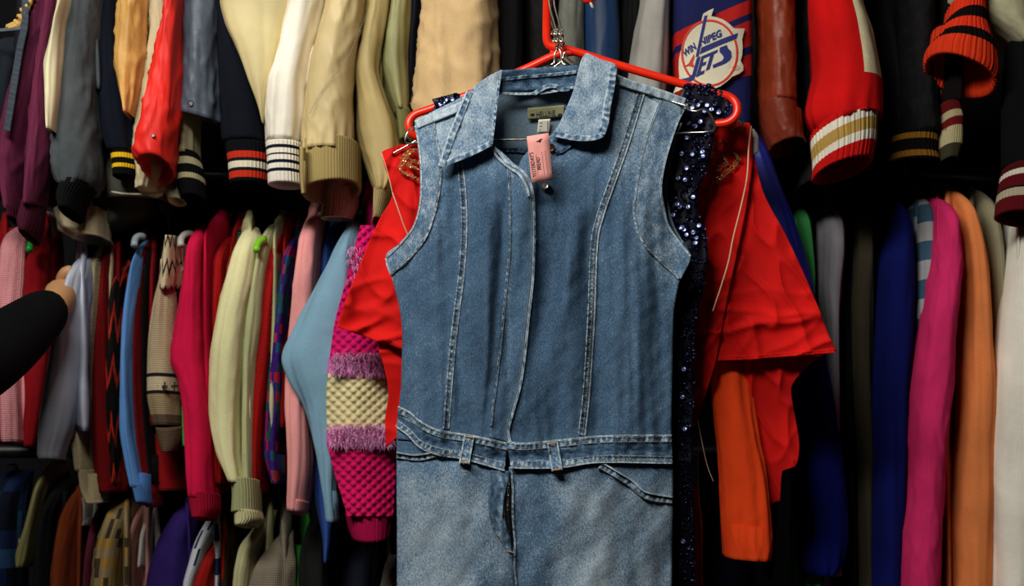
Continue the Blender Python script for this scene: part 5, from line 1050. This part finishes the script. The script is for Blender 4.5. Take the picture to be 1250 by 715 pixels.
G('brown_cardigan', 'dark brown cardigan at the bottom between the red and cream sweaters', 'cardigan', 'L', 2.24, '2a1c10', [(638, 272, 288), (680, 274, 290), (780, 272, 288)], 'knit', dep=.12, hem=900)
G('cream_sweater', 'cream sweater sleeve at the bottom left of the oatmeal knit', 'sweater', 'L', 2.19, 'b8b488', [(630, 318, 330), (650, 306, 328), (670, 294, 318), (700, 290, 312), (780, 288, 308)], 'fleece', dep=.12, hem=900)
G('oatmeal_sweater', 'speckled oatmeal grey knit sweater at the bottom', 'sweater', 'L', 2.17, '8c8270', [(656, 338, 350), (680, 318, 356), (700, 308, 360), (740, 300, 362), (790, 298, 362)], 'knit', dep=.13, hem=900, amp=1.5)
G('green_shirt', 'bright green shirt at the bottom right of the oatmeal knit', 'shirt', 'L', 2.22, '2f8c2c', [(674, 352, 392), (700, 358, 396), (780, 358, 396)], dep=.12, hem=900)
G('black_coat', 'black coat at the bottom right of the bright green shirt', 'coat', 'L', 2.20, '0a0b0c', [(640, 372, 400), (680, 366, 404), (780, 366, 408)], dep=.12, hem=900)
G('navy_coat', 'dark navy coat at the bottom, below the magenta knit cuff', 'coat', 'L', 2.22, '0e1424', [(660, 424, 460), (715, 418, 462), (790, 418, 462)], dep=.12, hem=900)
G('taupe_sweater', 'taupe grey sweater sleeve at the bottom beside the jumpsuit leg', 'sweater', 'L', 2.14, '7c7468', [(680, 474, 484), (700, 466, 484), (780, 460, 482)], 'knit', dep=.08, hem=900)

# ------------------------------------------------------------------ the person reaching in from the left
SKIN = cloth('b98a5e', 'satin', .05); COAT = cloth('08080a', 'fleece'); HAIR = solid('dark_hair', '1a120c', .6)
def skin_mesh(name, verts, edges, radii, mat, parent, root=0, lv=2):
    me = bpy.data.meshes.new(name); me.from_pydata(verts, edges, []); o = bpy.data.objects.new(name, me); link(o)
    md = o.modifiers.new('s', 'SKIN'); md.use_smooth_shade = True
    for i, r in enumerate(radii):
        sv = me.skin_vertices[0].data[i]; sv.radius = (r, r) if not isinstance(r, tuple) else r; sv.use_root = i == root
    o.modifiers.new('d', 'SUBSURF').levels = lv; o.modifiers['d'].render_levels = lv
    bpy.context.view_layer.update(); dg = bpy.context.evaluated_depsgraph_get()
    m2 = bpy.data.meshes.new_from_object(o.evaluated_get(dg)); bpy.data.objects.remove(o)
    m2.materials.clear(); m2.materials.append(mat); m2.polygons.foreach_set('use_smooth', [True]*len(m2.polygons))
    return link(bpy.data.objects.new(name, m2), parent)
pe = thing('person', 'person in a black coat reaching in from the left edge, hand among the sweaters', 'person')
bx, by = -1.13, 1.52
el = P(-45, 462, 1.86); wr = P(70, 370, 2.09); hd = P(77, 354, 2.165)
sh = (bx+.16, by+.04, 1.36); sh2 = (bx-.19, by+.0, 1.36)
bv = [(bx, by, .95), (bx, by, 1.15), (bx, by, 1.34), (bx, by+.01, 1.44), (bx, by+.03, 1.52), (bx, by+.05, 1.60), sh, el, wr, hd,
      sh2, (bx-.25, by+.04, 1.10), (bx-.22, by+.14, .88), (bx-.21, by+.17, .80), (bx+.09, by, .90), (bx+.10, by+.02, .49), (bx+.10, by, .09), (bx+.11, by+.13, .04), (bx-.09, by, .90), (bx-.10, by+.02, .49), (bx-.10, by, .09), (bx-.11, by+.13, .04)]
be = [(0, 1), (1, 2), (2, 3), (3, 4), (4, 5), (2, 6), (6, 7), (7, 8), (8, 9), (2, 10), (10, 11), (11, 12), (12, 13), (0, 14), (14, 15), (15, 16), (16, 17), (0, 18), (18, 19), (19, 20), (20, 21)]
br_ = [(.15, .10), (.14, .10), (.15, .10), .055, .09, .085, .055, .042, .028, .03, .055, .042, .028, .032, .08, .055, .04, .04, .08, .055, .04, .04]
skin_mesh('body', bv, be, br_, SKIN, pe)
# fingers closing round the pale blouse
h = Vector(hd)
for i, (dx, dz, L) in enumerate(((.0, .028, .030), (.002, .010, .034), (.002, -.008, .032), (.0, -.024, .025))):
    b0 = h+Vector((.004, .012, dz*.7)); b1 = b0+Vector((.006+dx, .034, dz*.25)); b2 = b1+Vector((.010, L*.8, -.002)); b3 = b2+Vector((.012, .014, -.004))
    skin_mesh('finger', [tuple(b0), tuple(b1), tuple(b2), tuple(b3)], [(0, 1), (1, 2), (2, 3)], [.0095, .0085, .008, .0065], SKIN, pe)
b0 = h+Vector((0, -.01, .012)); skin_mesh('thumb', [tuple(b0), tuple(b0+Vector((.010, -.014, .018))), tuple(b0+Vector((.026, -.014, .026)))], [(0, 1), (1, 2)], [.012, .010, .008], SKIN, pe)
# coat: arm and trunk
skin_mesh('coat', [(bx, by, .80), (bx, by, 1.05), (bx, by+.01, 1.32), (bx, by+.02, 1.42), sh, tuple((Vector(sh)+Vector(el))/2), el, tuple((Vector(el)*.5+Vector(wr)*.5)), tuple(Vector(wr)+Vector((.001, -.004, .002))), sh2, (bx-.25, by+.04, 1.10), (bx-.22, by+.12, .90)],
          [(0, 1), (1, 2), (2, 3), (2, 4), (4, 5), (5, 6), (6, 7), (7, 8), (2, 9), (9, 10), (10, 11)], [(.18, .13), (.17, .125), (.17, .12), .07, .085, .072, .062, .055, .036, .085, .065, .045], COAT, pe)
wrv = Vector(wr)
skin_mesh('hair', [(bx, by+.0, 1.50), (bx, by-.01, 1.62), (bx, by+.03, 1.69)], [(0, 1), (1, 2)], [.07, .10, .075], HAIR, pe)
skin_mesh('trousers', [(bx, by, .92), (bx+.09, by, .86), (bx+.10, by+.02, .49), (bx+.10, by, .12), (bx-.09, by, .86), (bx-.10, by+.02, .49), (bx-.10, by, .12)], [(0, 1), (1, 2), (2, 3), (0, 4), (4, 5), (5, 6)], [(.15, .11), .10, .075, .065, .10, .075, .065], cloth('14161e'), pe)
# ------------------------------------------------------------------ put every thing's origin at its base
bpy.context.view_layer.update()
for r in _roots:
    pts = [Vector(v.co) for c in r.children if c.type == 'MESH' for v in list(c.data.vertices)[::7]]
    if not pts: continue
    lo = [min(p[i] for p in pts) for i in range(3)]; hi = [max(p[i] for p in pts) for i in range(3)]
    o = Vector(((lo[0]+hi[0])/2, (lo[1]+hi[1])/2, lo[2])); r.location = o
    for c in r.children: c.location = -o
